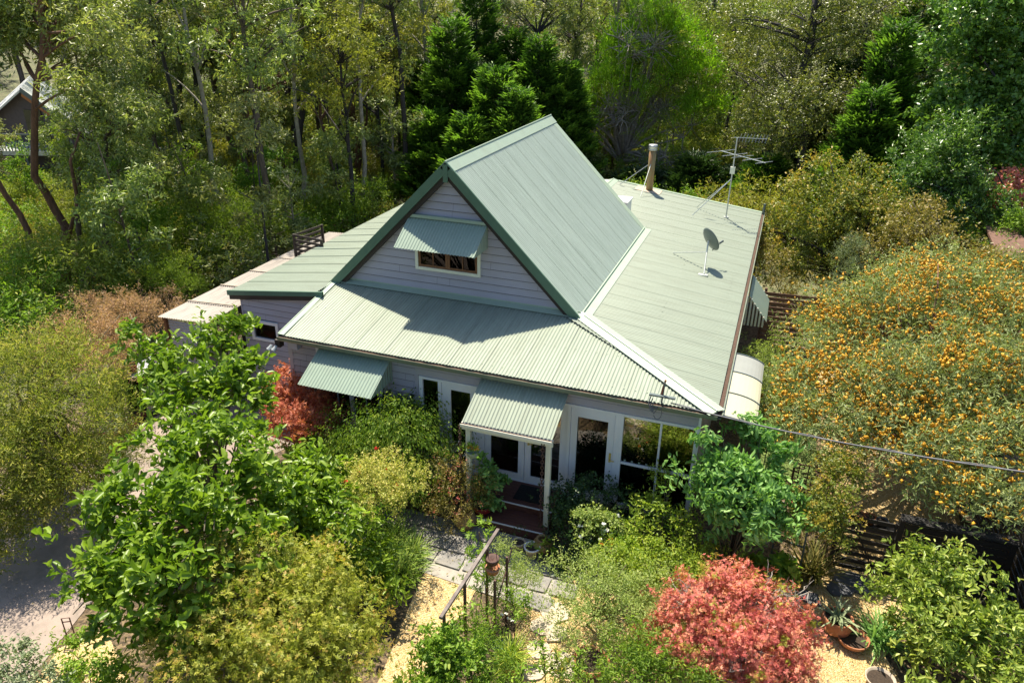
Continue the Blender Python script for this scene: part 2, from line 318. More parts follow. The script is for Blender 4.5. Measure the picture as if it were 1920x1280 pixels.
# leaf palettes (true leaf colours; the dark one also paints shade on some conifers)
LM = {}
LM['magnolia'] = leafmat('broad bright green leaves', [(.06,.12,.010),(.11,.18,.016),(.19,.27,.03)], tip=(.30,.42,.05), tip_at=.95, trans=.42, rough=.38, spec=.35)
LM['acer'] = leafmat('yellow green maple leaves', [(.11,.15,.02),(.23,.25,.04),(.36,.34,.08)], tip=(.58,.32,.10), tip_at=.98, trans=.45)
LM['redacer'] = leafmat('red maple leaves', [(.22,.045,.035),(.40,.12,.08),(.52,.23,.14)], trans=.36, tr_gain=1.1)
LM['pinkacer'] = leafmat('coral pink maple leaves', [(.32,.05,.055),(.50,.15,.145),(.58,.31,.17)], trans=.36, tr_gain=1.1)
LM['weep'] = leafmat('glossy green weeping leaves', [(.06,.12,.018),(.12,.19,.03),(.26,.31,.05)], tip=(.34,.26,.05), tip_at=1.05, trans=.38)
LM['rosebush'] = leafmat('pale green small leaves', [(.20,.24,.05),(.34,.34,.09),(.45,.38,.15)], tip=(.42,.22,.09), tip_at=1.02, trans=.4)
LM['wattle'] = leafmat('yellow green narrow leaves', [(.07,.11,.02),(.17,.20,.04),(.36,.34,.09)], tip=(.55,.46,.15), tip_at=.95, trans=.45)
LM['pinkbrush'] = leafmat('dusty pink feathery leaves', [(.22,.16,.09),(.42,.26,.19),(.52,.36,.28)], trans=.3, tr_gain=1.1)
LM['grey'] = leafmat('grey green leaves', [(.10,.14,.09),(.18,.22,.14),(.26,.30,.19)], trans=.25, tr_gain=1.1)
LM['citrus'] = leafmat('fresh green leaves', [(.07,.13,.015),(.13,.22,.025),(.25,.34,.05)], tip=(.38,.42,.07), tip_at=1.0, trans=.43)
LM['sage'] = leafmat('soft grey green leaves', [(.13,.18,.05),(.21,.27,.08),(.32,.36,.13)], tip=(.34,.3,.14), tip_at=1.05, trans=.4)
LM['lime'] = leafmat('lime yellow leaves', [(.08,.14,.02),(.18,.25,.03),(.38,.41,.07)], trans=.45)
LM['dark'] = leafmat('dark green leaves', [(.015,.035,.012),(.03,.06,.02),(.05,.09,.03)], trans=.25, rough=.35)
LM['dahlia'] = leafmat('blue green broad leaves', [(.07,.15,.04),(.13,.25,.07),(.26,.40,.15)], trans=.38, rough=.45)
LM['photinia'] = leafmat('glossy green photinia leaves', [(.07,.12,.025),(.17,.23,.04),(.34,.37,.10)], tip=(.45,.12,.03), tip_at=1.09, trans=.36, rough=.38)
LM['golden'] = leafmat('grey green willow leaves', [(.10,.135,.06),(.17,.21,.09),(.28,.31,.14)], trans=.32)
LM['orangetip'] = leafmat('dark leaves with orange new growth', [(.05,.08,.015),(.12,.15,.03),(.22,.22,.04)], tip=(.50,.33,.05), tip_at=.93, trans=.4, rough=.42)
LM['bronze'] = leafmat('bronze green leaves', [(.08,.075,.022),(.17,.15,.045),(.28,.22,.07)], tip=(.42,.26,.08), tip_at=1.0, trans=.38, rough=.4)
LM['cypress'] = leafmat('cypress sprays', [(.018,.052,.012),(.045,.105,.02),(.10,.19,.03)], tip=(.20,.36,.045), tip_at=.86, trans=.38, rough=.5)
LM['melaleuca'] = leafmat('fine bright green needles', [(.09,.13,.02),(.17,.22,.035),(.27,.32,.06)], tip=(.27,.46,.03), tip_at=.9, trans=.42)
LM['euc'] = leafmat('eucalypt leaves', [(.06,.095,.028),(.15,.20,.055),(.34,.38,.15)], tip=(.46,.34,.08), tip_at=1.04, trans=.4, rough=.4, spec=.5, hue=.02)
LM['euc2'] = leafmat('olive eucalypt leaves', [(.06,.085,.03),(.14,.17,.06),(.30,.31,.15)], tip=(.48,.32,.09), tip_at=1.02, trans=.4, rough=.4, spec=.5, hue=.02)
LM['poplar'] = leafmat('dense green glossy leaves', [(.035,.085,.02),(.08,.16,.03),(.18,.30,.07)], tip=(.2,.3,.05), tip_at=.98, trans=.35, rough=.35, spec=.5)
LM['bush'] = leafmat('bright bushland leaves', [(.06,.11,.014),(.12,.19,.022),(.24,.32,.04)], tip=(.38,.34,.05), tip_at=1.0, trans=.45, hue=.02)
LM['bushy'] = leafmat('yellow olive bushland leaves', [(.09,.11,.02),(.19,.21,.035),(.34,.34,.08)], tip=(.46,.32,.08), tip_at=1.0, trans=.42, hue=.02)
LM['strap'] = leafmat('strappy leaves', [(.05,.10,.02),(.12,.19,.03),(.26,.32,.07)], trans=.38)
LM['dry'] = leafmat('dry grass blades', [(.08,.09,.025),(.20,.16,.06),(.07,.11,.025)], trans=.35)
LM['blossom'] = leafmat('pink blossom', [(.5,.16,.16),(.65,.26,.25)], trans=.35, tr_gain=1)
LM['flower'] = leafmat('orange yellow flower heads', [(.36,.17,.02),(.52,.29,.03),(.60,.42,.09)], trans=.25, tr_gain=1.2)
LM['whitefl'] = leafmat('white petals', [(.75,.72,.62),(.85,.85,.8)], trans=.2, tr_gain=1)
LM['redfl'] = leafmat('red petals', [(.55,.02,.03),(.7,.05,.05)], trans=.2, tr_gain=1)
LM['orangefl'] = leafmat('orange petals', [(.75,.16,.03),(.8,.25,.05)], trans=.2, tr_gain=1)
LM['purple'] = leafmat('violet petals', [(.22,.18,.6),(.35,.3,.75)], trans=.2, tr_gain=1)

def lobe(px, py, z, rpx, fz=.8, fr=1.0):
    c = Z(px, py, z); r = rpx*dist(c)/FPX; return (c, np.array([r*fr, r*fr, r*fz]))
def plant(name, label, cat, base, lobes, specs, lm, bark='leafbark', r0=.04, seed=1, fork=.4, crown='foliage', stem='stem', extra=(), ntw=0, twl=.5, group=None, minr=.008, ntips=None):
    """specs: list of cloud() keyword dicts -> one foliage mesh; stems grown to the lobes"""
    rng = np.random.default_rng(seed); base = np.array(base, float)
    root = empty(name, tuple(base), label, cat, group)
    parts = []; mats = list(lm) if isinstance(lm, (list, tuple)) else [lm]
    for sp in specs: parts.append(cloud(rng, lobes, **sp))
    leaf_mesh(crown, parts, mats, root)
    mb = MB(); tips = [c + r*rng.uniform(-.35, .35, 3) for c, r in lobes]
    if ntips:
        P, D, _ = clusters(rng, lobes, ntips, .5, 0.0); tips += list(P)
    limbs(mb, rng, base, tips, r0, fork, 5, minr=minr)
    if ntw: twigs(mb, rng, tips, ntw, twl, r0*.16)
    mb.build(stem, M[bark], root, True)
    return root
LM['camellia'] = leafmat('glossy mid green leaves', [(.03,.07,.018),(.07,.14,.03),(.16,.26,.06)], tip=(.25,.36,.06), tip_at=1.0, trans=.34, rough=.3, spec=.5)
LM['limefine'] = leafmat('lime new needles', [(.12,.22,.015),(.19,.34,.02),(.28,.44,.04)], trans=.42)
LM['olive'] = leafmat('dark olive leaves', [(.045,.06,.018),(.11,.13,.03),(.26,.27,.08)], tip=(.42,.30,.08), tip_at=1.02, trans=.36, rough=.38, spec=.5)

# ------------------------------------------------------------------ corrugated sheets and boards
def corr(mb, eave0, eave1, top1, top0, pitch=.076, amp=.009, spp=6, lift=0.0, rim=True):
    """corrugations run from the eave edge (eave0-eave1) up to the top edge (top0-top1); the outline may be a trapezium"""
    e0, e1, t1, t0 = [np.array(p, float) for p in (eave0, eave1, top1, top0)]
    a = unit(e1-e0); nrm = np.cross(e1-e0, t0-e0); nrm = unit(nrm); nrm = nrm if nrm[2] >= 0 else -nrm
    dn = unit(np.cross(nrm, a)); dn = dn if (t0-e0) @ dn > 0 or (t1-e1) @ dn > 0 else -dn
    P = [((p-e0) @ a, (p-e0) @ dn) for p in (e0, e1, t1, t0)]
    u0 = min(p[0] for p in P); u1 = max(p[0] for p in P); n = max(2, int((u1-u0)/pitch*spp)); V = []; F = []
    for i in range(n+1):
        u = u0+(u1-u0)*i/n; ue = min(max(u, u0+1e-5), u1-1e-5); vv = []
        for k in range(4):
            (ua, va), (ub, vb) = P[k], P[(k+1) % 4]
            if (ua-ue)*(ub-ue) < 0 or ua == ue: vv.append(va+(vb-va)*(ue-ua)/(ub-ua))
        if len(vv) < 2: vv = [0, 0] if not vv else [vv[0], vv[0]]
        h = amp*math.sin(2*math.pi*u/pitch) + lift
        lo, hi = min(vv), max(vv)
        V += [e0+a*u+dn*lo+nrm*h, e0+a*u+dn*hi+nrm*h]
        if i: F.append((2*i-2, 2*i, 2*i+1, 2*i-1))
    mb.add(V, F)
def screws(mb, e0, e1, t1, t0, rows, pitch=.20, r=.013, lift=.012):
    e0, e1, t1, t0 = [np.array(p, float) for p in (e0, e1, t1, t0)]
    nrm = unit(np.cross(e1-e0, t0-e0)); nrm = nrm if nrm[2] > 0 else -nrm
    for v in rows:
        a = e0+(t0-e0)*v; b = e1+(t1-e1)*v; L = np.linalg.norm(b-a); k = int(L/pitch)
        for i in range(1, k):
            p = a+(b-a)*i/k+nrm*lift; d1 = unit(b-a)*r; d2 = np.cross(nrm, d1)
            mb.add([p-d1-d2, p+d1-d2, p+d1+d2, p-d1+d2, p+nrm*.008], [(0,1,4),(1,2,4),(2,3,4),(3,0,4)])
def boards(mb, x0f, x1f, y, z0, z1, h=.165, holes=(), lip=.03, jb=None):
    """lapped weatherboards on a wall facing -y; x0f, x1f give the ends at a height"""
    z = z0
    while z < z1-1e-3:
        zt = min(z+h, z1); iv = [(x0f(z), x1f(z), x0f(zt), x1f(zt))]
        for hx0, hx1, hz0, hz1 in holes:
            if zt > hz0+.01 and z < hz1-.01:
                nv = []
                for a, b, c, d in iv:
                    if a < hx0: nv.append((a, min(b, hx0), c, min(d, hx0)))
                    if b > hx1: nv.append((max(a, hx1), b, max(c, hx1), d))
                iv = nv
        for a, b, c, d in iv:
            if b-a < .02: continue
            mb.add([(a, y-lip, z+.004), (b, y-lip, z+.004), (d, y-.003, zt), (c, y-.003, zt), (a, y, z+.004), (b, y, z+.004)], [(0,1,2,3), (4,5,1,0)])
            if jb is not None:
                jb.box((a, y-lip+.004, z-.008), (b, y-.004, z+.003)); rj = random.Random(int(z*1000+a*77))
                for q_ in range(int((b-a)/2.2)+1):
                    if rj.random() < .5:
                        xj = rj.uniform(max(a, c)+.05, min(b, d)-.05) if min(b, d)-max(a, c) > .3 else None
                        if xj: jb.add([(xj, y-lip-.001, z+.006), (xj+.005, y-lip-.001, z+.006), (xj+.005, y-.0045, zt-.004), (xj, y-.0045, zt-.004)], [(0,1,2,3)])
        z = zt

# ------------------------------------------------------------------ the cottage
X0, X1, YG, ZG = -10.32, -.53, -.214, 2.673
YA, ZD, XD, XC, ZA, YE, YK = 2.254, 3.10, -3.92, -10.405, 6.357, 10.10, 15.4
XA = (XC+XD)/2; XLE, YL, ZL = -13.12, 1.5, 2.72
house = empty('cottage', (-5.5, 0, 0), 'pale green tin roofed cottage with a steep attic gable and mauve grey weatherboards', 'house')
# main walls
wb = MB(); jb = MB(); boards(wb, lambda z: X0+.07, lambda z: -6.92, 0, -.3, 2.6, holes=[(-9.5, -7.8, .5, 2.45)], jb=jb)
fw = wb.build('front_wall', M['wall'], house); jb.build('lap_shade_and_joint', M['joint'], fw)
mb = MB(); mb.box((X0+.06, -.03, -.38), (X0+.17, .06, 2.6)); mb.build('corner_board', M['wall'], house)
mb = MB(); mb.box((-6.96, -.035, 2.2), (-.80, .02, 2.36)); mb.box((-6.96, -.028, 2.363), (-.80, .02, 2.62)); mb.box((-6.99, -.032, -.3), (-6.90, .02, 2.197)); mb.build('header_boards', M['wall'], house)
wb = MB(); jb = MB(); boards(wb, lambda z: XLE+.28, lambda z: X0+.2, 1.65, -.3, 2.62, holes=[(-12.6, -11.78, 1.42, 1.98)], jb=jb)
wb.poly([(XLE+.28, 1.65, 2.6), (X0+.6, 1.65, 2.6), (X0+.6, 1.65, 3.0), (XLE+.28, 1.65, 2.68)])
wb.box((XLE+.24, 1.62, -.38), (XLE+.28, 1.72, 2.66)); jb.build('lap_shade_and_joint', M['joint'], wb.build('side_wing_wall', M['wall'], house))
wb = MB(); wb.box((XLE+.285, 1.72, -.38), (XLE+.35, 15, 2.66)); wb.box((-.88, .05, -.38), (-.82, 15.1, 2.60)); wb.box((XLE+.4, 15.1, -.38), (-.9, 15.16, 2.6))
wb.box((X0+.10, .1, -.38), (X0+.16, 1.64, 2.6)); wb.build('side_walls', M['wall'], house)
# gable wall
gx = lambda s: (lambda z: (XC+.02+(z-ZD)*(XA-XC)/(ZA-ZD)) if s < 0 else (XD-.02-(z-ZD)*(XD-XA)/(ZA-ZD)))
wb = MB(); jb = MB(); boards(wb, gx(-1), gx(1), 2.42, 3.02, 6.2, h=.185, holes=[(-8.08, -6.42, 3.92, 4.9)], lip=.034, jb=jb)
jb.build('lap_shade_and_joint', M['joint'], wb.build('gable_wall', M['wall'], house))
mb = MB(); mb.poly([(XC+.1, YE-.2, ZD), (XD-.1, YE-.2, ZD), (XA, YE-.2, ZA-.1)]); mb.build('rear_gable_wall', M['wall'], house)
# roofs: front skillion, right skillion, gable, left, rear
roof_pts = {}
hipF = (X1, YG, ZG); D_ = (XD, YA+.15, ZD+.02)
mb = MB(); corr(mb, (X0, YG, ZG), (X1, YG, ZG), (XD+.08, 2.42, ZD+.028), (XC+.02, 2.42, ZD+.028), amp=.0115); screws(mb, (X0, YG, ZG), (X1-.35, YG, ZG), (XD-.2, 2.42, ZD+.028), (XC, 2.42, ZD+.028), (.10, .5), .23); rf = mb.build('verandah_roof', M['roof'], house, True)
k = (ZD-ZG)/(X1-XD); ridx, ridz = -6.15, ZG+k*(X1+6.15)
mb = MB(); corr(mb, (X1, YG, ZG), (X1, YE, ZG), (XD-.3, YE, ZD+.3*k), (XD-.3, 2.2, ZD+.3*k), amp=.0115, spp=6)
mb2 = MB(); corr(mb2, (X1, YE, ZG), (X1, YK, ZG), (ridx, YK, ridz), (ridx, YE, ridz), amp=.0115, spp=6)
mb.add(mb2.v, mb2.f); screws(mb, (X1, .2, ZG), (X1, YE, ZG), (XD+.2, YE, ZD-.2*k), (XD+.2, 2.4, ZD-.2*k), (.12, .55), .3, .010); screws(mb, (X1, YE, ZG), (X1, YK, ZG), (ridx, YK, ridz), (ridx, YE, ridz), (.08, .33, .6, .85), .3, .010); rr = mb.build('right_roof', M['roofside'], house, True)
for i in range(1, 20):                                                    # side laps of the sheets
    y = YG+.55+i*.762; xe_ = XD+.25 if y < YE else ridx+.25
    if y < 2.3: xe_ = X1-(y-YG)/(YA-YG)*(X1-XD)+.25
    if y > YK-.1: break
    mb = MB(); mb.beam((X1-.01, y, ZG+.013), (xe_, y, ZG+k*(X1-xe_)+.013), .005, .004); mb.build('sheet_lap', M['fascia2'], rr)
for i in range(1, 12):
    x = X0+.4+i*.762; yt = 2.2 if x < XD else YA-(x-XD)/(X1-XD)*(YA-YG)-.25
    if yt > YG+.2: mb = MB(); sy = (ZD+.028-ZG)/(2.42-YG); mb.beam((x, YG+.02, ZG+.014+.02*sy), (x, yt, ZG+.014+(yt-YG)*sy), .004, .003); mb.build('sheet_lap', M['fascia2'], rf)
mb = MB(); corr(mb, (XLE, YL, ZL), (XLE, YK, ZL), (XC-.0, YK, 3.09), (XC-.0, YL, 3.09), spp=6, amp=.0115)
mb2 = MB(); corr(mb2, (XC, YE, 3.09), (XC, YK, 3.09), (ridx, YK, ridz), (ridx, YE, ridz), spp=6, amp=.0115); mb.add(mb2.v, mb2.f)
lr = mb.build('left_roof', M['roofside'], house, True)
for i in range(1, 17):
    y = YL+i*.762; mb = MB(); mb.beam((XLE+.01, y, ZL+.016), (XC-.02, y, 3.09+.016), .008, .005); mb.build('sheet_lap', M['fascia2'], lr)
for s, xe, nm in ((1, XD, 'gable_roof_right'), (-1, XC, 'gable_roof_left')):
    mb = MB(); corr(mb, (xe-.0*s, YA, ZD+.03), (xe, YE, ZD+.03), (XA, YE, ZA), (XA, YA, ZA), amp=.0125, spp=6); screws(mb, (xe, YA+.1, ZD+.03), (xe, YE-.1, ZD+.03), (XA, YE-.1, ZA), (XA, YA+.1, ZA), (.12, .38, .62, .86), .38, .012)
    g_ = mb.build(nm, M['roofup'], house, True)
    for i in range(1, 10):
        y = YA+.1+i*.762; nn = np.array([s*.707, 0, .707])*.0125
        p = np.array([xe, y, ZD+.03])+nn; q = np.array([XA+s*.2, y, ZA-.2])+nn; mb = MB(); mb.beam(p, q, .006, .004, nn/np.linalg.norm(nn)); mb.build('sheet_lap', M['fascia2'], g_)
# flashings
def strip(mb, a, b, c, d, th=.012): mb.slab([a, b, c, d], th)
mb = MB()
for s in (1, -1):                                                        # ridge cap
    strip(mb, (XA, YA-.06, ZA+.045), (XA, YE+.05, ZA+.045), (XA+s*.20, YE+.05, ZA-.16), (XA+s*.20, YA-.06, ZA-.16), .004)
mb.tube([(XA, YA-.06, ZA+.045), (XA, YE+.05, ZA+.045)], .022, 8)
mb.build('ridge_cap', M['flash'], house)
mb = MB(); sl = math.atan2(ZA-ZD, XD-XA)
for s, xe in ((1, XD), (-1, XC)):                                        # rear and front rake flashing
    n_ = np.array([s*math.sin(sl), 0, math.cos(sl)])*.014
    for y0, y1 in ((YE-.28, YE+.03), (YA-.03, YA+.06)):
        mb = MB(); mb.slab([np.array([xe, y0, ZD+.03])+n_, np.array([xe, y1, ZD+.03])+n_, np.array([XA+s*.19, y1, ZA-.19])+n_, np.array([XA+s*.19, y0, ZA-.19])+n_], .006); mb.build('rake_flashing', M['flash'], house)
mb = MB()                                                                 # box gutter flashing along the right gable foot
z_ = lambda x, e=.018: ZG+k*(X1-x)+e
strip(mb, (XD-.02, 2.2, z_(XD-.02)), (XD+.23, 2.15, z_(XD+.23)), (XD+.23, YE+.06, z_(XD+.23)), (XD-.02, YE+.06, z_(XD-.02)), .01)
mb.beam((XD+.01, 2.2, z_(XD)+.02), (XD+.01, YE, z_(XD)+.02), .03, .05)
mb.build('foot_flashing', M['flash'], house)
mb = MB()                                                                 # hip flashing
h0 = np.array([XD+.08, 2.36, ZD+.035]); h1 = np.array([X1, YG, ZG+.02]); dv = unit(h1-h0); sdv = unit(np.cross(dv, (0, 0, 1)))
up_ = np.array([0, 0, .03])
for s in (1, -1):
    dz = np.array([0, 0, -.027]) if s > 0 else np.array([0, 0, -.022])
    mb.slab([h0+up_, h1+up_, h1+sdv*s*.21+dz+up_*.9, h0+sdv*s*.21+dz+up_*.9], .004)
mb.tube([h0+up_*1.2, h1+up_*1.2], .02, 8); mb.build('hip_cap', M['flash'], house)
mb = MB()                                                                 # apron flashing and left verandah edge, rear ridge
strip(mb, (XC+.02, 2.42, ZD+.10), (XD+.1, 2.42, ZD+.10), (XD+.1, 2.22, ZD+.028), (XC+.02, 2.22, ZD+.028), .006)
mb.box((XC+.05, 2.385, ZD+.02), (XD, 2.40, ZD+.12)); mb.build('apron_flashing', M['flash'], house)
mb = MB(); strip(mb, (X0-.02, YG, ZG+.022), (X0+.13, YG, ZG+.022), (XC+.12, 2.4, ZD+.05), (XC-.02, 2.4, ZD+.05), .01)
mb.beam((X0-.02, YG, ZG-.03), (XC-.02, 2.4, ZD), .02, .13); mb.build('verge_flashing', M['flash'], house)
mb = MB()
for s in (1, -1): strip(mb, (ridx, YE-.3, ridz+.05), (ridx, YK+.02, ridz+.05), (ridx+s*.2, YK+.02, ridz-(.0 if s > 0 else .03)+.012-(.025 if s > 0 else 0)), (ridx+s*.2, YE-.3, ridz+.0), .006)
mb.tube([(ridx, YE-.3, ridz+.05), (ridx, YK, ridz+.05)], .02, 6)
strip(mb, (X1, YK-.12, ZG+.02), (X1, YK+.03, ZG+.02), (ridx+.2, YK+.03, ridz), (ridx+.2, YK-.12, ridz), .01)
mb.build('rear_ridge_cap', M['flash'], house)
# patch of repair paint on the right roof, fascias, barges
mb = MB()
for s, xe in ((1, XD+.06), (-1, XC-.06)):
    a = np.array([xe, YA-.05, ZD-.02]); b = np.array([XA, YA-.05, ZA+.02]); mb.beam(a, b, .03, .20, (0, 1, 0)) if False else None
    d = unit(b-a); n2 = np.array([-d[2], 0, d[0]]); n2 = n2 if n2[2] < 0 else -n2
    mb.add([a-n2*.03, b-n2*.03, b+n2*.17, a+n2*.17]+[q+np.array([0, .04, 0]) for q in (a-n2*.03, b-n2*.03, b+n2*.17, a+n2*.17)], [(0,1,2,3),(7,6,5,4),(0,4,5,1),(2,6,7,3),(3,7,4,0),(1,5,6,2)])
mb.box((XA-.06, YA-.062, ZA-.42), (XA+.06, YA-.052, ZA-.02))
mb.build('barge_board', M['fascia'], house)
mb = MB()
for s, xe in ((1, XD-.10), (-1, XC+.10)):
    a = np.array([xe, YA-.005, ZD-.03]); b = np.array([XA, YA-.005, ZA-.22]); d = unit(b-a); n2 = np.array([-d[2], 0, d[0]]); n2 = n2 if n2[2] < 0 else -n2
    c_ = [a-n2*.06, b-n2*.06, b+n2*.10, a+n2*.14]; mb.add(c_+[q+np.array([0, .155, 0]) for q in c_], [(0,1,2,3),(7,6,5,4),(0,4,5,1),(2,6,7,3),(3,7,4,0),(1,5,6,2)])
mb.build('soffit_trim', M['brown'], house)
mb = MB(); mb.add([(XLE-.02, YL-.03, ZL-.10), (X0+.1, YL-.03, 3.0), (X0+.1, YL-.03, 3.12), (XLE-.02, YL-.03, ZL+.03), (XLE-.02, YL+.02, ZL-.10), (X0+.1, YL+.02, 3.0), (X0+.1, YL+.02, 3.12), (XLE-.02, YL+.02, ZL+.03)], [(0,1,2,3),(7,6,5,4),(3,2,6,7),(0,3,7,4),(1,0,4,5)])
mb.build('wing_fascia', M['fascia'], house)
mb = MB(); mb.add([(XLE+.02, YL-.005, ZL-.22), (X0+.1, YL-.005, 2.88), (X0+.1, YL-.005, 3.0), (XLE+.02, YL-.005, ZL-.10), (XLE+.02, YL+.12, ZL-.22), (X0+.1, YL+.12, 2.88), (X0+.1, YL+.12, 3.0), (XLE+.02, YL+.12, ZL-.10)], [(0,1,2,3),(7,6,5,4),(3,2,6,7),(0,3,7,4),(1,0,4,5)])
mb.build('wing_trim', M['brown'], house)
# gutters
def gutter(name, p, q, out, parent):
    p = np.array(p, float); q = np.array(q, float); o = np.array(out, float); mb = MB()
    prof = [(0.0, -.005), (0.0, -.10), (.10, -.10), (.115, -.06), (.115, .0), (.135, .006), (.135, -.008), (.108, -.012), (.100, -.092), (.012, -.092), (.012, -.005)]
    n = len(prof); V = [e+o*a+np.array([0, 0, b]) for e in (p, q) for a, b in prof]
    mb.add(V, [(i, (i+1) % n, n+(i+1) % n, n+i) for i in range(n)]+[tuple(range(n)), tuple(range(2*n-1, n-1, -1))]); g = mb.build(name, M['gutter'], parent)
    mb = MB(); d = q-p; m_ = 60; rng = np.random.default_rng(5); V = []; F = []
    for i in range(m_+1):
        h = rng.uniform(-.03, -.008); V += [p+d*i/m_+o*.014+np.array([0, 0, h]), p+d*i/m_+o*.10+np.array([0, 0, h-.008])]
        if i: F.append((2*i-2, 2*i-1, 2*i+1, 2*i))
    mb.add(V, F); mb.build('leaf_litter', M['rust'], g)
gutter('front_gutter', (X0, YG+.03, ZG-.02), (X1+.02, YG+.03, ZG-.02), (0, -1, 0), house)
gutter('right_gutter', (X1-.02, YG, ZG-.015), (X1-.02, YK, ZG-.015), (1, 0, 0), house)
mb = MB(); mb.box((X0+.02, YG+.05, ZG-.17), (X1-.05, -.04, ZG-.13)); mb.box((X1-.33, YG+.1, ZG-.16), (X1-.06, YK-.1, ZG-.12)); mb.build('eave_lining', M['wall'], house)
mb = MB(); mb.tube([(X1+.06, YK-.15, ZG+.35), (X1+.06, YK-.15, GZ)], .045, 8); mb.build('vent_pipe', M['dish'], house)

# windows and doors
def frame_y(mb, x0, x1, z0, z1, y0, y1, t, tb=None):   # rectangular frame on a wall facing -y
    tb = tb or t
    mb.box((x0, y0, z0), (x1, y1, z0+tb)); mb.box((x0, y0, z1-t), (x1, y1, z1)); mb.box((x0, y0+.001, z0+tb), (x0+t, y1, z1-t)); mb.box((x1-t, y0+.001, z0+tb), (x1, y1, z1-t))
def window(name, x0, x1, z0, z1, y, mt, t=.06, sash=None, mull=0, sm=None):
    mb = MB(); frame_y(mb, x0, x1, z0, z1, y-.05, y+.05, t); f = mb.build(name, M[mt], house)
    if sash:
        mb = MB(); a, b = x0+t+.004, x1-t-.004; c, d = z0+t+.004, z1-t-.004; n = mull+1; wd = (b-a)/n
        for i in range(n):
            frame_y(mb, a+i*wd, a+(i+1)*wd-.004, c, d, y-.025, y+.02, .055)
            if wd > .6: mb.box((a+(i+.5)*wd-.012, y-.022, c+.055), (a+(i+.5)*wd+.012, y+.015, d-.055))
        mb.build('sash', M[sash], f)
    mb = MB(); mb.box((x0+t, y-.003, z0+t), (x1-t, y+.003, z1-t)); mb.build('pane', M['glassdim'], f)
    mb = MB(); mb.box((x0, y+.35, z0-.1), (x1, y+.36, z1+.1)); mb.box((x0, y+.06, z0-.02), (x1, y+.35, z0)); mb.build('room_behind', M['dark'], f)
    return f
window('attic_window', -8.09, -6.39, 3.72, 4.95, 2.42-.02, 'cream', .075, 'timber', 1)
window('side_window', -12.62, -11.77, 1.40, 1.98, 1.63, 'white', .08)
window('awning_window', -9.48, -7.82, .5, 2.42, -.01, 'white', .07, 'white', 1)
def door(name, x0, x1, parent, glass, stile=.12, bot=.17, top=.14, handle=None):
    mb = MB(); a, b, c, d = x0, x1, .015, 2.12
    mb.box((a, -.03, c), (b, .015, c+bot)); mb.box((a, -.03, d-top), (b, .015, d)); mb.box((a, -.029, c+bot), (a+stile, .015, d-top)); mb.box((b-stile, -.029, c+bot), (b, .015, d-top))
    o = mb.build(name, M['white'], parent)
    mb = MB(); mb.box((a+stile, -.010, c+bot), (b-stile, -.004, d-top)); mb.build('pane', M['glass'], o)
    if handle is not None:
        mb = MB(); mb.box((handle-.022, -.042, .98), (handle+.022, -.031, 1.2)); mb.tube([(handle, -.04, 1.05), (handle, -.085, 1.05), (handle+.10, -.09, 1.05)], .011, 8)
        mb.build('handle', M['timber'] if False else M['yellowpot'], o)
    return o
mb = MB()
for a, b in ((-6.88, -6.79), (-6.42, -6.34), (-5.45, -5.33), (-3.47, -3.40), (-2.47, -2.30), (-.89, -.83)): mb.box((a, -.05, 0), (b, .06, 2.19))
for a, b in ((-6.79, -6.42), (-6.34, -5.45), (-5.33, -3.47), (-3.40, -2.47), (-2.30, -.89)): mb.box((a, -.047, 2.128), (b, .06, 2.187)); mb.box((a, -.047, -.10), (b, .06, .01))
mb.box((-5.52+.07, -.04, .0), (-5.45+.001, .05, 2.12)); mb.box((-.85, -.045, -.3), (-.80, .2, 2.62))
mb.build('door_surround', M['white'], house)
mb = MB(); mb.box((-6.79, -.01, .01), (-6.42, -.004, 2.128)); mb.build('sidelight_pane', M['glass'], house)
door('garden_door', -6.335, -5.455, house, 1, .21)
door('french_door', -5.325, -4.405, house, 1, .14)
door('french_door', -4.395, -3.475, house, 1, .14, handle=-4.31)
door('wide_glass_door', -3.395, -2.475, house, 1, .14, .15, .20, handle=-2.53)
mb = MB()                                                                # big four pane window
mb.box((-2.30, -.035, 1.0), (-1.572, .03, 1.05)); mb.box((-1.53, -.035, 1.0), (-.89, .03, 1.05)); mb.box((-1.572, -.038, .01), (-1.53, .03, 2.128))
wf = mb.build('garden_window', M['white'], house)
mb = MB()
for a, b in ((-2.30, -1.572), (-1.53, -.89)): mb.box((a, -.006, .01), (b, 0, 1.0)); mb.box((a, -.006, 1.05), (b, 0, 2.128))
mb.build('pane', M['glass'], wf)
# the room behind the glass
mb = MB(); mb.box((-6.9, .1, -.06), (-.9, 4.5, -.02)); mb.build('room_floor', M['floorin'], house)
mb = MB(); mb.box((-6.9, 4.5, 0), (-.9, 4.55, 2.5)); mb.box((-6.95, .1, 0), (-6.9, 4.5, 2.5)); mb.box((-6.9, .1, 2.5), (-.9, 4.5, 2.54)); mb.build('room_walls', M['dark'], house)
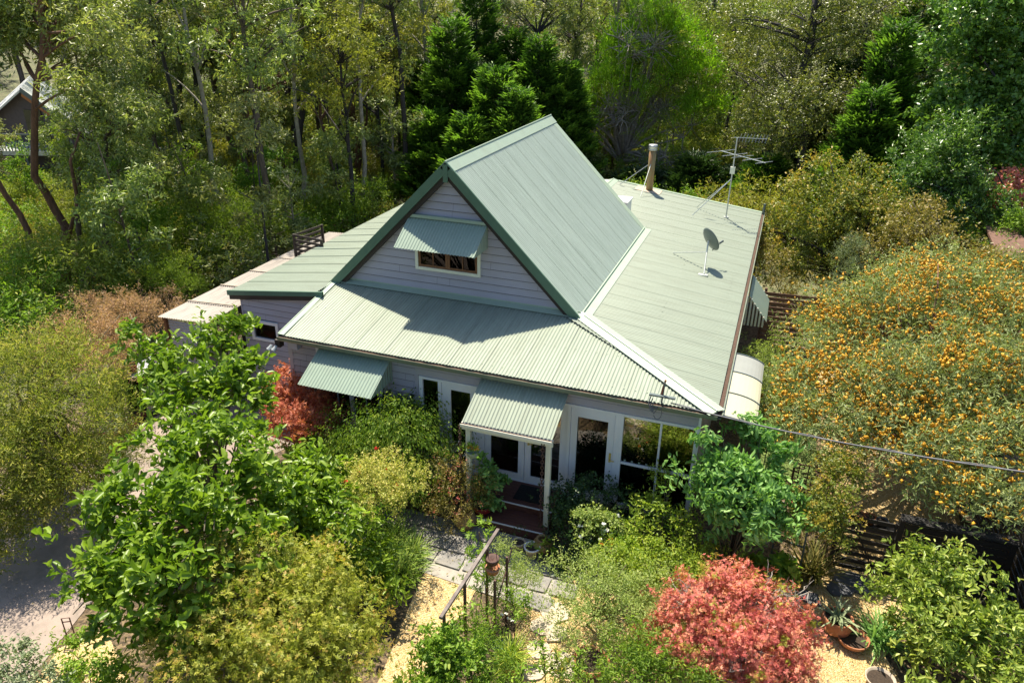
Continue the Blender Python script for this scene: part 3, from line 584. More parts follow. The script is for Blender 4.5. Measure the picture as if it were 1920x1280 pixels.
# awnings of corrugated iron
def hood(name, x0, x1, ytop, ztop, ybot, zbot, cheeks=True, m='hood', pitch=.076, amp=.010):
    root_ = empty(name, (0, 0, 0)); root_.parent = house; root_.location = -np.array(house.location) ; ORG[root_.name] = np.zeros(3)
    mb = MB(); corr(mb, (x0, ybot, zbot), (x1, ybot, zbot), (x1, ytop, ztop), (x0, ytop, ztop), pitch=pitch, amp=amp, spp=8); mb.build('awning_sheet', M[m], root_, True)
    if cheeks:
        mb = MB(); mb.box((x0-.01, ytop-.10, ztop-.02), (x1+.01, ytop+.02, ztop+.05)); mb.build('awning_head', M['flash'], root_)
        for x in (x0+.01, x1-.01):
            n = 9; mb = MB()
            for i in range(n):
                y0 = ybot+(ytop-ybot)*(i+.08)/n; y1 = ybot+(ytop-ybot)*(i+.80)/n
                zt = lambda y: zbot+(ztop-zbot)*(y-ybot)/(ytop-ybot)-.015
                zb = zbot-.03; mb.add([(x, y0, zb), (x, y1, zb), (x, y1, zt(y1)), (x, y0, zt(y0)), (x+.008, y0, zb), (x+.008, y1, zb), (x+.008, y1, zt(y1)), (x+.008, y0, zt(y0))], [(0,1,2,3),(7,6,5,4),(0,4,5,1),(1,5,6,2),(3,2,6,7),(0,3,7,4)])
            mb.build('awning_cheek', M['hood'], root_)
    return root_
hood('attic_awning', -8.19, -6.19, 2.36, 5.05, 1.50, 4.50)
hood('lower_awning', -9.34, -7.53, -.02, 2.52, -1.04, 1.99)
# curved polycarbonate canopy on the right wall
cc = []
for i in range(9):
    t = i/8; cc.append((X1+.08+.66*math.sin(t*1.2)/math.sin(1.2), ZG-.07-.17*(1-math.cos(t*1.2))/(1-math.cos(1.2))))
for j, (y0, y1, mt) in enumerate(((-.12, .83, 'tan'), (.87, 1.82, 'tan'), (1.86, 2.75, 'skybl'))):
    mb = MB(); V = [(x, y, z) for x, z in cc for y in (y0, y1)]; V2 = [(x-.005, y, z-.008) for x, z in cc for y in (y0, y1)]
    n = len(V); mb.add(V+V2, [(2*i, 2*i+1, 2*i+3, 2*i+2) for i in range(8)]+[(n+2*i+2, n+2*i+3, n+2*i+1, n+2*i) for i in range(8)]+[(2*i, 2*i+2, n+2*i+2, n+2*i) for i in range(8)]+[(2*i+3, 2*i+1, n+2*i+1, n+2*i+3) for i in range(8)])
    mb.build('canopy_panel', M[mt], house)
for y in (-.14, .85, 1.84, 2.77): mb = MB(); mb.tube([(x, y, z+.004) for x, z in cc], .017, 6); mb.build('canopy_rib', M['dish'], house)
# hood on the right wall further back
mb = MB(); corr(mb, (.16, 7.1, 1.72), (.16, 8.9, 1.72), (X1+.14, 8.9, 2.42), (X1+.14, 7.1, 2.42), amp=.006); h_ = mb.build('side_awning', M['hood'], house, True)
for ya in (7.08, 8.90):
    mb = MB()
    for i in range(7):
        x = X1+.0+i*.095; zt = 2.42-(x-(X1+.14))*1.27 if x > X1+.14 else 2.42; mb.box((x, ya, 1.55), (x+.05, ya+.02, max(1.6, zt-.02)))
    mb.build('awning_cheek', M['cream'], h_)
# porch
px0, px1 = -5.37, -3.46
mb = MB(); corr(mb, (px0, -1.155, 1.975), (px1, -1.155, 1.975), (px1, -.10, 2.45), (px0, -.10, 2.45), amp=.011, spp=8); pr_ = mb.build('porch_roof', M['roof'], house, True)
mb = MB(); mb.box((px0-.01, -1.24, 1.90), (px1+.01, -1.228, 1.965)); mb.box((px0-.01, -1.228, 1.90), (px1+.01, -1.16, 1.912)); mb.box((px0-.01, -1.16, 1.80), (px1+.01, -1.12, 1.955)); mb.build('porch_gutter', M['cream'], pr_)
mb = MB(); mb.box((px0, -1.226, 1.93), (px1, -1.162, 1.95)); mb.build('leaf_litter', M['rust'], pr_)
for x in (px0+.06, px1-.14):
    mb = MB(); mb.box((x, -1.115, -.36), (x+.10, -1.015, 1.93)); mb.build('porch_post', M['cream'], house)
mb = MB()
for i in range(8): mb.box((-5.35, -.82+i*.098, -.03), (-3.50, -.73+i*.098, .0))
dk = mb.build('porch_deck', M['deck'], house)
mb = MB(); mb.box((-5.35, -.842, -.02), (-3.50, -.822, .004)); mb.box((-5.35, -1.362, -.19), (-3.50, -1.342, -.166)); mb.build('step_nosing', M['white'], dk)
mb = MB(); mb.box((-5.35, -.82, -.36), (-3.50, -.80, -.03))
for i in range(6): mb.box((-5.35, -1.34+i*.086, -.20), (-3.50, -1.26+i*.086, -.172))
mb.box((-5.35, -1.36, -.37), (-3.50, -1.335, -.20)); mb.build('porch_step', M['deck'], house)
mb = MB(); mb.box((-6.9, -.02, -.38), (-.85, .05, -.105)); mb.build('base_board', M['brown'], house)
# flue
b = Z(1222, 350, 3.2); fx, fy = -4.66, 14.95; fz = ZG+k*(X1-fx)
fl = MB(); fl.tube([(fx, fy, fz-.1), (fx, fy, fz+1.55)], .13, 20); flo = fl.build('flue', M['flue'], house, True)
mb = MB(); mb.lathe((fx, fy, fz+1.5), [(.0, .0), (.165, .0), (.165, .05), (.15, .06), (.165, .07), (.165, .19), (.15, .20), (.0, .20)], 20); mb.build('cowl', M['steelcap'], flo, True)
mb = MB(); mb.slab([(fx-.5, fy-.35, fz+.5*k+.022), (fx+.45, fy-.35, fz-.45*k+.022), (fx+.45, fy+.3, fz-.45*k+.022), (fx-.5, fy+.3, fz+.5*k+.022)], .01); mb.build('flue_flashing', M['stonepot'], flo)
mb = MB(); mb.tube([(fx, fy, fz+1.05), (-5.75, 14.7, fz+.18)], .014, 6); mb.tube([(fx, fy, fz+1.1), (-4.75, 13.7, fz+.05)], .014, 6); mb.build('flue_stay', M['galv'], flo)
# ------------------------------------------------------------------ things fixed to the cottage
ac = empty('cooler_unit', (-4.9, 11.2, 3.2), 'white boxed air cooler on the roof behind the gable foot', 'air cooler')
mb = MB(); mb.box((-5.4, 10.75, 3.25), (-4.65, 11.5, 3.3)); mb.box((-5.4, 11.4, 3.3), (-4.65, 11.5, 3.68)); mb.box((-5.4, 10.75, 3.3), (-5.3, 11.4, 3.68)); mb.box((-5.43, 10.7, 3.68), (-4.62, 11.53, 3.73)); mb.box((-4.70, 10.75, 3.3), (-4.65, 11.4, 3.68)); mb.build('casing', M['ac'], ac)
mb = MB()
for i in range(7): mb.box((-5.28, 10.78, 3.33+i*.05), (-4.71, 10.83, 3.345+i*.05))
mb.box((-5.29, 10.9, 3.3), (-4.71, 11.3, 3.67)); mb.build('louvre', M['dish'], ac)
# antenna
ax_, ay_ = -1.67, 13.55; az_ = ZG+k*(X1-ax_)
an = empty('tv_antenna', (ax_, ay_, az_), 'tall galvanised television aerial mast with stays near the rear roof corner', 'antenna')
mast_top = az_+2.75
mb = MB(); mb.tube([(ax_, ay_, az_), (ax_+.02, ay_, mast_top)], .024, 8); mb.box((ax_-.08, ay_-.08, az_+.01), (ax_+.08, ay_+.08, az_+.04)); mb.build('mast', M['galv'], an)
mb = MB(); mb.tube([(ax_, ay_, az_+1.35), (-2.75, 13.95, ZG+k*(X1+2.75)+.03)], .014, 6); mb.tube([(ax_, ay_, az_+1.35), (-2.75, 12.8, ZG+k*(X1+2.75)+.03)], .014, 6); mb.build('stay', M['galv'], an)
mb = MB(); zb_ = az_+2.15; mb.tube([(ax_-.5, ay_+.45, zb_+.05), (ax_+1.05, ay_-.75, zb_-.02)], .013, 6)
for i, (t, L) in enumerate(((.02, 1.2), (.33, 1.05), (.5, .9), (.72, .8), (.97, .7))):
    c = np.array([ax_-.5, ay_+.45, zb_+.05])*(1-t)+np.array([ax_+1.05, ay_-.75, zb_-.02])*t; e = np.array([.66, .75, 0])
    mb.tube([c-e*L*.55, c+e*L*.55], .010, 6)
mb.build('vhf_array', M['galv'], an)
mb = MB(); c0 = np.array([ax_+.02, ay_, mast_top]); c1 = c0+np.array([.95, .1, .0]); mb.tube([c0-[.1, 0, 0], c1], .010, 6)
for i in range(9):
    c = c0+(c1-c0)*(.1+i*.11); mb.tube([c+[-.03, -.05, -.13], c+[.03, .05, .13]], .006, 5)
mb.build('uhf_array', M['galv'], an)
mb = MB()
for i in range(5): mb.tube([c0+[.02, -.12, -.05-.06*i], c0+[.30, .12, -.05-.06*i]], .006, 5)
mb.build('reflector', M['rustmetal'], an)
mb = MB(); mb.box((ax_-.07, ay_-.09, az_+1.55), (ax_+.09, ay_-.02, az_+1.78)); mb.build('junction_box', M['cream'], an)
# dish
dx, dy = -1.72, 7.75; dz = ZG+k*(X1-dx)
ds = empty('satellite_dish', (dx, dy, dz), 'grey satellite dish on a tripod bracket on the right roof', 'satellite dish')
cD = np.array([dx+.02, dy+.15, dz+.78]); nD = unit(np.array([.62, .62, .42])); sD = unit(np.cross(nD, (0, 0, 1))); uD = np.cross(sD, nD)
mb = MB(); V = []; nr, na = 7, 32
for side in (0, 1):
    for i in range(nr+1):
        r = .35*i/nr
        for j in range(na):
            t = 2*math.pi*j/na; V.append(cD+nD*(.07*(r/.35)**2-.012*side)+sD*r*math.cos(t)*.92+uD*r*math.sin(t)*1.05)
F = []
for side in (0, 1):
    o_ = side*(nr+1)*na
    for i in range(nr):
        for j in range(na):
            q = (o_+i*na+j, o_+i*na+(j+1) % na, o_+(i+1)*na+(j+1) % na, o_+(i+1)*na+j); F.append(q if side == 0 else q[::-1])
for j in range(na): F.append((nr*na+j, nr*na+(j+1) % na, (2*nr+1)*na+(j+1) % na, (2*nr+1)*na+j))
mb.add(V, F); mb.build('reflector', M['dish'], ds, True)
mb = MB(); mb.tube([(dx, dy, dz), (dx, dy, dz+.48), cD-nD*.03], .024, 8); mb.tube([(dx, dy, dz+.48), (dx-1.0, dy+.6, ZG+k*(X1-dx+1.0)+.03)], .016, 6); mb.tube([(dx, dy, dz+.48), (dx+.05, dy-.62, dz+.03)], .02, 6)
mb.box((dx-.1, dy-.7, dz+.0), (dx+.16, dy-.55, dz+.03)); mb.build('bracket', M['galv'], ds)
mb = MB(); lp = cD+nD*.42-uD*.28; mb.tube([cD-uD*.35, lp], .013, 6); mb.tube([lp, lp-nD*.12], .035, 10); mb.build('feed_arm', M['dish'], ds)
# service bracket on the verandah gutter
sb = empty('service_bracket', (-1.55, -.25, 2.6), 'steel power service bracket with looped wires over the garden window', 'bracket')
mb = MB(); mb.beam((-1.82, -.27, 2.86), (-1.32, -.27, 2.86), .07, .03); mb.beam((-1.40, -.27, 2.85), (-1.40, -.27, 2.36), .05, .04); mb.beam((-1.76, -.27, 2.85), (-1.76, -.27, 2.68), .05, .03); mb.tube([(-1.58, -.2, 2.68), (-1.56, -.2, 3.12)], .018, 8); mb.build('frame', M['dish'], sb)
mb = MB(); mb.tube([(-1.60, -.22, 2.86), (-1.58, -.2, 3.0), (-1.55, -.18, 3.17)], .022, 6); mb.build('red_strap', M['rustmetal'] if False else M['brick'], sb)
mb = MB()
for i in range(3):
    a = -1.78+i*.035; mb.tube([(a, -.29, 2.84-.05*i), (a-.03, -.33, 2.7-.05*i), (a+.02, -.34, 2.55-.03*i), (a+.08, -.32, 2.62)], .012, 6)
c = np.array([-1.62, -.33, 2.52]); mb.tube([c+[.10*math.cos(t)*.8, 0, .14*math.sin(t)] for t in np.linspace(-2.6, 2.6, 16)], .008, 6); mb.build('wires', M['cable'], sb)
p0 = np.array([-1.40, -.27, 2.75]); p1 = Y(1985, 893, -3.2); mb = MB(); pts = []
for i in range(25):
    t = i/24; q = p0*(1-t)+p1*t; q[2] -= .25*4*t*(1-t)*.5; pts.append(q)
mb.tube(pts, .011, 6); mb.tube([q+[0, .01, .022*math.sin(i*1.3)] for i, q in enumerate(pts)], .006, 5); thing1(mb, 'power_cable', M['cable'], 'grey twisted power cable running from the gutter bracket over the garden', 'cable', smooth=True)
# box, floodlight, numeral
mb = MB(); mb.box((-10.10, -.22, 2.36), (-9.86, -.04, 2.54)); mb.box((-10.12, -.235, 2.53), (-9.84, -.04, 2.55)); thing1(mb, 'meter_box', M['wall'], 'small grey junction box under the eave beside the corner board', 'box')
fl_ = empty('flood_light', (-10.42, -.2, 2.5), 'black twin floodlight under the left end of the front gutter', 'light')
mb = MB(); mb.box((-10.44, -.25, 2.36), (-10.3, -.1, 2.54)); mb.build('housing', M['brown'], fl_)
for dx_ in (-.10, .03):
    mb = MB(); mb.tube([(-10.42+dx_, -.26, 2.40), (-10.46+dx_, -.34, 2.30)], [.03, .065], 12); mb.build('lamp', M['galv'], fl_)
nm = empty('snail_ornament', (-12.8, 1.58, 1.7), 'rusty orange spiral ornament hanging on the side wing wall', 'ornament')
mb = MB(); sp_ = [(-12.80+.02*t*math.cos(t*1.15), 1.585, 1.78+.02*t*math.sin(t*1.15)) for t in np.linspace(.3, 7.4, 40)]; mb.tube(sp_, [.012+.016*i/40 for i in range(40)], 7)
mb.build('spiral', M['terracotta'], nm, True)
mb = MB(); mb.add([(-12.98, 1.58, 1.52), (-12.62, 1.58, 1.52), (-12.70, 1.58, 1.66), (-12.98, 1.59, 1.53), (-12.62, 1.59, 1.53), (-12.70, 1.59, 1.67)], [(0,1,2),(5,4,3),(0,3,4,1),(1,4,5,2),(2,5,3,0)]); mb.tube([(-12.83, 1.6, 1.93), (-12.78, 1.61, 2.15), (-12.74, 1.6, 1.93)], .006, 5); mb.build('foot', M['hood'], nm)
# rain chains
def chain(name, x, y, z0, z1, label, r=.028):
    mb = MB(); n = int((z0-z1)/(r*1.45)); 
    for i in range(n):
        zc = z0-(z0-z1)*(i+.5)/n; a = (i % 2)*math.pi/2+.3
        mb.tube([(x+r*.62*math.cos(t)*math.cos(a), y+r*.62*math.cos(t)*math.sin(a), zc+r*1.0*math.sin(t)) for t in np.linspace(0, 2*math.pi, 11)], .0095, 5, False)
    thing1(mb, name, M['rustmetal'], label, 'chain', smooth=True)
chain('rain_chain', -3.63, -1.22, 1.90, -.05, 'rusty rain chain beside the right porch post running into an urn', .045)
chain('rain_chain', -5.40, -1.20, 1.90, .1, 'dark rain chain hanging beside the left porch post', .045)
# ------------------------------------------------------------------ behind the glass
sh = empty('plant_shelf', (-2.95, .45, 0), 'pale bamboo two tier shelf behind the wide glass door', 'shelf')
mb = MB()
for x in (-3.28, -2.62):
    for y in (.10, .40): mb.tube([(x, y, 0), (x, y, .56)], .018, 6)
for z in (.28, .52):
    for y in (.10, .40): mb.tube([(-3.28, y, z), (-2.62, y, z)], .014, 6)
mb.build('frame', M['palebark'], sh)
for z in (.30, .54):
    mb = MB()
    for i in range(9): mb.box((-3.28, .09+i*.035, z), (-2.62, .113+i*.035, z+.012))
    mb.build('shelf_board', M['palebark'], sh)
wc = empty('watering_can', (-3.11, .22, .56), 'pale green tall watering can on the bamboo shelf', 'watering can')
mb = MB(); mb.lathe((-3.11, .22, .555), [(0, 0), (.085, 0), (.075, .15), (.06, .24), (.052, .24), (.065, .15), (.07, .02), (0, .02)], 18); mb.build('body', M['creampot'], wc, True)
mb = MB(); mb.tube([(-3.19, .22, .62), (-3.27, .22, .74), (-3.31, .22, .82)], [.018, .013, .02], 8); mb.build('spout', M['creampot'], wc, True)
mb = MB(); mb.tube([(-3.07, .22, .77), (-3.0, .22, .75), (-3.0, .22, .66), (-3.06, .22, .62)], .009, 7); mb.build('handle', M['creampot'], wc, True)
def potplant(name, c, prof, pm, label, leaves=None, lm=None, h=.3, nl=40, ll=.12, lw=.04, tm='rhomb', soil=None, cat='potted plant', seed=3, group=None, sq=1, up=.55, n=20):
    root = empty(name, tuple(c), label, cat, group)
    mb = MB(); mb.lathe(c, prof, n); mb.build('pot', M[pm], root, True)
    zr = max(p[1] for p in prof); rr_ = max(p[0] for p in prof)
    if soil is not None: mb = MB(); mb.lathe((c[0], c[1], c[2]+soil), [(0, 0), (rr_*.84, .0), (rr_*.84, -.02), (0, -.02)], n); mb.build('soil', M['soil'], root)
    if lm:
        rng = np.random.default_rng(seed); cc_ = np.array(c)+[0, 0, zr+h*.35]
        leaf_mesh('foliage', [cloud(rng, [(cc_, np.array([h*.55, h*.55, h*.55]))], max(4, nl//6), 6, tm, ll, lw, twig=h*.35, up=up, zmin=-.3, shell=.2)], LM[lm], root)
    return root
bowl = lambda r, h: [(0, 0), (r*.55, 0), (r*.85, h*.4), (r, h*.95), (r, h), (r*.92, h), (r*.8, h*.5), (r*.5, h*.1), (0, h*.1)]
tub = lambda r, h: [(0, 0), (r*.68, 0), (r*.92, h*.86), (r, h*.86), (r, h), (r*.88, h), (r*.84, h*.8), (r*.6, h*.08), (0, h*.08)]
urn = lambda r, h: [(0, 0), (r*.5, 0), (r*.85, h*.25), (r, h*.5), (r*.85, h*.75), (r*.5, h*.9), (r*.62, h), (r*.5, h), (r*.4, h*.9), (r*.7, h*.7), (0, h*.5)]
potplant('potted_plant', (-2.88, .24, .552), tub(.13, .24), 'stonepot', 'leafy pot plant in a grey pot on the bamboo shelf', lm='dahlia', h=.3, nl=60, ll=.09, lw=.04, soil=.2)
potplant('potted_plant', (-2.68, .2, .552), bowl(.08, .12), 'white', 'small white bowl plant at the right end of the bamboo shelf', lm='grey', h=.15, nl=36, ll=.05, lw=.02, soil=.1)
potplant('potted_plant', (-3.72, .35, .0), tub(.14, .26), 'dahlia' if False else 'fascia', 'green pot with a leafy plant behind the right french door', lm='citrus', h=.35, nl=70, ll=.10, lw=.04, soil=.22)
for i in range(9):
    mb = MB(); x = -2.22+i*.15; mb.lathe((x, .02+.0, 1.052), [(0, 0), (.028, 0), (.034, .05), (.026, .05), (.022, .01), (0, .01)], 10) if abs(x+1.55) > .05 else mb.lathe((x+.06, .02, 1.052), [(0, 0), (.028, 0), (.034, .05), (.026, .05), (.022, .01), (0, .01)], 10)
    thing1(mb, 'glass_jar', M['dahlia'] if 'dahlia' in M else M['hood'], 'little green glass jar in the row along the garden window rail', 'jar', 'jars along the garden window rail', True)
hs = empty('heart_mobile', (-4.82, -.06, 1.6), 'hanging string of pale hearts on the left french door', 'ornament')
mb = MB(); mb.tube([(-4.80, -.045, 1.95), (-4.80, -.045, 1.3)], .004, 4); mb.build('string', M['stonepot'], hs)
for z, r in ((1.85, .03), (1.75, .03), (1.62, .055), (1.48, .03), (1.38, .028)):
    mb = MB(); mb.tube([(-4.80+r*1.0*(16*math.sin(t)**3)/16, -.05, z+r*(13*math.cos(t)-5*math.cos(2*t)-2*math.cos(3*t)-math.cos(4*t))/16) for t in np.linspace(0, 2*math.pi, 18)], .008, 5, False); mb.build('heart', M['cream'], hs)

# ------------------------------------------------------------------ ground and surfaces
def sheet(name, pts, z, m, label=None, div=0):
    mb = MB(); mb.poly([(p[0], p[1], z) for p in pts]); o = mb.build(name, m); tag(o, None, None, None, 'structure'); return o
def hill(x, y):
    d = np.hypot(x+5, y+5); return GZ-.06 + np.maximum(0, d-75)*.16 + .35*np.sin(x*.11)*np.cos(y*.09)*np.clip((d-24)/20, 0, 1)
gxs = np.concatenate([np.linspace(-420, -60, 37)[:-1], np.linspace(-60, 60, 61)[:-1], np.linspace(60, 420, 37)]); n = len(gxs)
X_, Y_ = np.meshgrid(gxs, gxs); V = np.stack([X_.ravel(), Y_.ravel(), hill(X_, Y_).ravel()], 1)
me = bpy.data.meshes.new('ground'); me.from_pydata(V.tolist(), [], [(i*n+j, i*n+j+1, (i+1)*n+j+1, (i+1)*n+j) for i in range(n-1) for j in range(n-1)])
tag(link_mesh('ground', me, M['ground']), kind='structure')
sheet('garden_soil', [(-17, -12), (5.2, -12), (5.2, 2.2), (9, 3), (9, 14), (-.8, 15), (-17, 15)], GZ-.008, M['mulch'])
P2 = lambda l, z=GZ: [tuple(Z(a, b, z)[:2]) for a, b in l]
sheet('driveway', [(-19, -12), (-9.6, -12), (-10.1, -8.5), (-10.35, -7.2), (-10.7, -6), (-11.0, -4), (-10.9, -1.5), (-10.4, -.05), (-10.3, 1.62), (-14.1, 1.62), (-14.6, -.4), (-15.0, -2.5), (-16.2, -4.6), (-19, -7)], GZ+.004, M['driveway'])
sheet('gravel_path', P2([(812, 1040), (895, 1035), (905, 1080), (870, 1150), (815, 1200), (790, 1320), (690, 1320), (730, 1230), (770, 1130)]), GZ+.004, M['gravel'])
sheet('gravel_court', P2([(985, 1075), (1075, 1085), (1130, 1120), (1400, 1070), (1500, 1040), (1560, 1050), (1690, 1085), (1700, 1160), (1660, 1230), (1760, 1400), (940, 1400), (960, 1200)]), GZ+.004, M['gravel'])
sheet('side_path', [(2.0, .1), (4.6, .1), (4.8, 6), (3.9, 9.5), (1.7, 9.5), (1.9, 5)], GZ+.004, M['gravel'])
sheet('lawn', [(.4, 2.6), (1.75, 2.8), (1.9, 9.8), (.3, 9.8)], GZ+.008, M['lawn'])
sheet('gravel_verge', P2([(60, 1290), (110, 1215), (200, 1180), (260, 1330), (60, 1340)]), GZ+.009, M['gravel'])
sheet('road', [(-60, 58), (20, 52), (22, 56), (-60, 62.5)], GZ+.45, M['driveway'])
# paving in front of the porch: slabs bedded in mortar
rng = np.random.default_rng(12); mb = MB()
y = -2.75
rows = [(-1.42, .42), (-1.86, .46), (-2.34, .42)]
for (y0, hh) in rows:
    x = -8.2
    while x < -2.5:
        wd = rng.uniform(.28, .62)
        if not (y0 < -2 and x+wd/2 < -5.9 ) or True:
            j = lambda: rng.uniform(-.02, .02)
            mb.slab([(x+j(), y0-hh+.03+j(), GZ+.045), (x+wd-.05+j(), y0-hh+.03+j(), GZ+.045), (x+wd-.05+j(), y0+j(), GZ+.045), (x+j(), y0+j(), GZ+.045)], .04)
        x += wd
for q in range(5):
    x0 = -3.75+.5*q; mb.slab([(x0, -2.82, GZ+.04), (x0+.44, -2.84, GZ+.04), (x0+.42, -3.2, GZ+.04), (x0, -3.16, GZ+.04)], .03) if q < 2 else None
tag(mb.build('paving', M['paver']), kind='structure')
sheet('path_mortar', [(-8.3, -2.8), (-3.0, -3.2), (-2.5, -1.38), (-8.3, -1.38)], GZ+.013, mat('sandy mortar', (.34, .31, .27), .9, .2, 5, bump=.3))
def stone(c, r, m, label, ang=0, n=7, seed=1, group=None, el=1.4, cat='stepping stone'):
    zt_ = GZ+.028+.003*(seed % 6)
    rg = np.random.default_rng(seed); mb = MB(); P = []
    for i in range(n):
        t = 2*math.pi*i/n+rg.uniform(-.15, .15); q = np.array([r*el*math.cos(t), r*math.sin(t)])*rg.uniform(.85, 1.1); P.append((c[0]+q[0]*math.cos(ang)-q[1]*math.sin(ang), c[1]+q[0]*math.sin(ang)+q[1]*math.cos(ang), zt_))
    mb.slab(P, .045); thing1(mb, 'stepping_stone', M[m], label, cat, group)
for i, (px, py, r, a, s) in enumerate([(1075, 1045, .2, .2, 2), (1040, 1150, .26, .6, 3), (1018, 1175, .22, .2, 4), (1042, 1190, .18, .9, 5), (1010, 1218, .2, .3, 6), (1055, 1248, .28, .1, 7), (1000, 1262, .18, .5, 8)]):
    stone(Z(px, py), r, 'sandstone', 'pale flat stepping stone sunk in the yellow gravel between the bushes', a, 7, s, 'pale stepping stones in the gravel', 1.2)
stone(Z(1517, 1122), .2, 'slate', 'dark slate stepping stone nearest the hosta and red maple', -.5, 5, 3)
stone(Z(1600, 1092), .3, 'slate', 'large dark slate slab in front of the gate', -.2, 7, 4)
stone(Z(1575, 1105), .22, 'slate', 'small dark slate piece overlapped by the slab at the gate', .3, 6, 5)

# ------------------------------------------------------------------ left side structures
lt = empty('lean_to', (-14, 3, GZ), 'low lean-to with a weathered see-through corrugated roof beside the left wall', 'lean-to')
mb = MB(); corr(mb, (-14.62, .50, 2.16), (-12.99, .50, 2.24), (-12.99, 8.5, 2.30), (-14.62, 8.5, 2.22), amp=.010, spp=6); mb.build('roof', M['poly'], lt, True)
for y in (1.6, 2.9, 4.2, 5.5, 6.8): mb = MB(); mb.beam((-14.60, y, 2.19+.02), (-13.0, y, 2.29), .035, .03); mb.build('batten', M['stonepot'], lt)
mb = MB(); mb.beam((-14.55, .6, 2.10), (-14.55, 8.4, 2.14), .05, .09); mb.beam((-13.05, .55, 2.12), (-13.05, 1.5, 2.16), .05, .10)
for y in (.62, 4.0, 7.8): mb.box((-14.58, y, GZ), (-14.50, y+.08, 2.1))
mb.build('frame', M['timber'], lt)
mb = MB()
def hcorr(mb, p, q, z0, z1, pitch=.076, amp=.009, out=None):
    p = np.array(p, float); q = np.array(q, float); a = unit(q-p); nn = np.array([a[1], -a[0], 0]); N = int((z1-z0)/pitch*8); V = []
    for i in range(N+1):
        z = z0+(z1-z0)*i/N; o = nn*amp*math.sin(2*math.pi*z/pitch); V += [p*[1, 1, 0]+[0, 0, z]+o, q*[1, 1, 0]+[0, 0, z]+o]
    mb.add(V, [(2*i, 2*i+1, 2*i+3, 2*i+2) for i in range(N)])
hcorr(mb, (-14.45, .66, 0), (-13.25, .60, 0), GZ, 2.08); mb.build('end_wall', M['iron'], lt, True)
mb = MB(); mb.box((-14.4, 3.2, GZ), (-13.0, 3.26, 2.0)); mb.build('inner_wall', M['dark'], lt)
bn = empty('storage_bench', (-15, 1, GZ), 'long outdoor bench with a stained white top and corrugated iron front', 'bench')
mb = MB(); mb.box((-15.45, -.35, .72), (-14.78, 2.6, .76)); mb.build('bench_top', M['bench'], bn)
mb = MB(); hcorr(mb, (-14.72, -.34, 0), (-14.72, 3.4, 0), GZ+.08, .46); mb.build('front_panel', M['iron'], bn, True)
mb = MB()
for y in (-.3, 1.1, 2.5): mb.box((-15.4, y, GZ), (-15.32, y+.08, .72)); mb.box((-14.86, y, GZ), (-14.78, y+.08, .72))
mb.box((-15.42, -.3, GZ), (-15.40, 2.55, .7)); mb.build('frame', M['brown'], bn)
mb = MB(); mb.box((-15.0, 1.0, .50), (-14.80, 1.9, .58)); mb.tube([(-14.9, 1.0, .56), (-14.9, 1.9, .62)], .05, 8); thing1(mb, 'yellow_tool_case', M['yellow'], 'orange yellow tool case lying under the bench top', 'case')
fp = empty('iron_panel_fence', (-14, 2.2, GZ), 'low corrugated iron fence panel between the bench and the left wall', 'fence')
mb = MB(); hcorr(mb, (-14.6, 1.72, 0), (-12.95, 1.5, 0), GZ, .95); mb.build('panel', M['iron'], fp, True)
mb = MB(); mb.beam((-14.6, 1.73, .96), (-12.95, 1.51, .96), .05, .04)
for x in (-14.58, -13.0): mb.box((x, 1.76, GZ), (x+.06, 1.82, .95))
mb.build('rail', M['rustmetal'], fp)
potplant('potted_plant', tuple(Z(333, 640, .76)), bowl(.20, .14), 'terracotta', 'terracotta bowl of succulents in the middle of the white bench top', lm='lime', h=.18, nl=60, ll=.07, lw=.03, soil=.11)
potplant('potted_plant', (-15.05, 2.35, .76), tub(.17, .26), 'stonepot', 'pale tub of pinkish stalks at the house end of the white bench', lm='pinkbrush', h=.45, nl=90, ll=.09, lw=.02, soil=.22)
potplant('potted_plant', (-15.15, -.12, .76), tub(.13, .22), 'terracotta', 'small terracotta pot at the driveway end of the white bench', lm='citrus', h=.3, nl=50, ll=.07, lw=.03, soil=.18)
potplant('potted_plant', (-15.05, .75, .76), bowl(.17, .13), 'terracotta', 'terracotta bowl between the small pot and the succulents on the bench', lm='orangetip', h=.18, nl=50, ll=.06, lw=.03, soil=.1)
for i, (x, y) in enumerate(((-15.15, -.75), (-14.95, -.62), (-15.02, -.45))):
    mb = MB(); mb.box((x, y, GZ+.004), (x+.23, y+.11, GZ+.11)); thing1(mb, 'brick', M['brick'], 'loose red brick by the end of the white bench', 'brick', 'loose bricks by the bench')
mb = MB(); b0 = np.array([-14.75, -1.25, GZ+.004])
mb.add([b0+[-.15, -.38, 0], b0+[.15, -.38, 0], b0+[.15, .38, 0], b0+[-.15, .38, 0], b0+[-.2, -.45, .25], b0+[.2, -.45, .25], b0+[.2, .45, .25], b0+[-.2, .45, .25], b0+[-.17, -.42, .25], b0+[.17, -.42, .25], b0+[.17, .42, .25], b0+[-.17, .42, .25], b0+[-.15, -.4, .19], b0+[.15, -.4, .19], b0+[.15, .4, .19], b0+[-.15, .4, .19]],
       [(0,3,2,1),(0,1,5,4),(1,2,6,5),(2,3,7,6),(3,0,4,7),(4,5,9,8),(5,6,10,9),(6,7,11,10),(7,4,8,11),(8,9,13,12),(9,10,14,13),(10,11,15,14),(11,8,12,15),(12,13,14,15)])
thing1(mb, 'trough_planter', M['terracotta'], 'terracotta trough planter on the edge of the driveway', 'planter')
rl = empty('deck_railing', (-13.5, 6, 2.2), 'dark brown slatted corner railing above the lean-to roof', 'railing')
a0, a1, a2 = np.array([-14.05, 5.75, 2.25]), np.array([-13.85, 7.0, 2.25]), np.array([-12.95, 5.6, 2.25])
mb = MB()
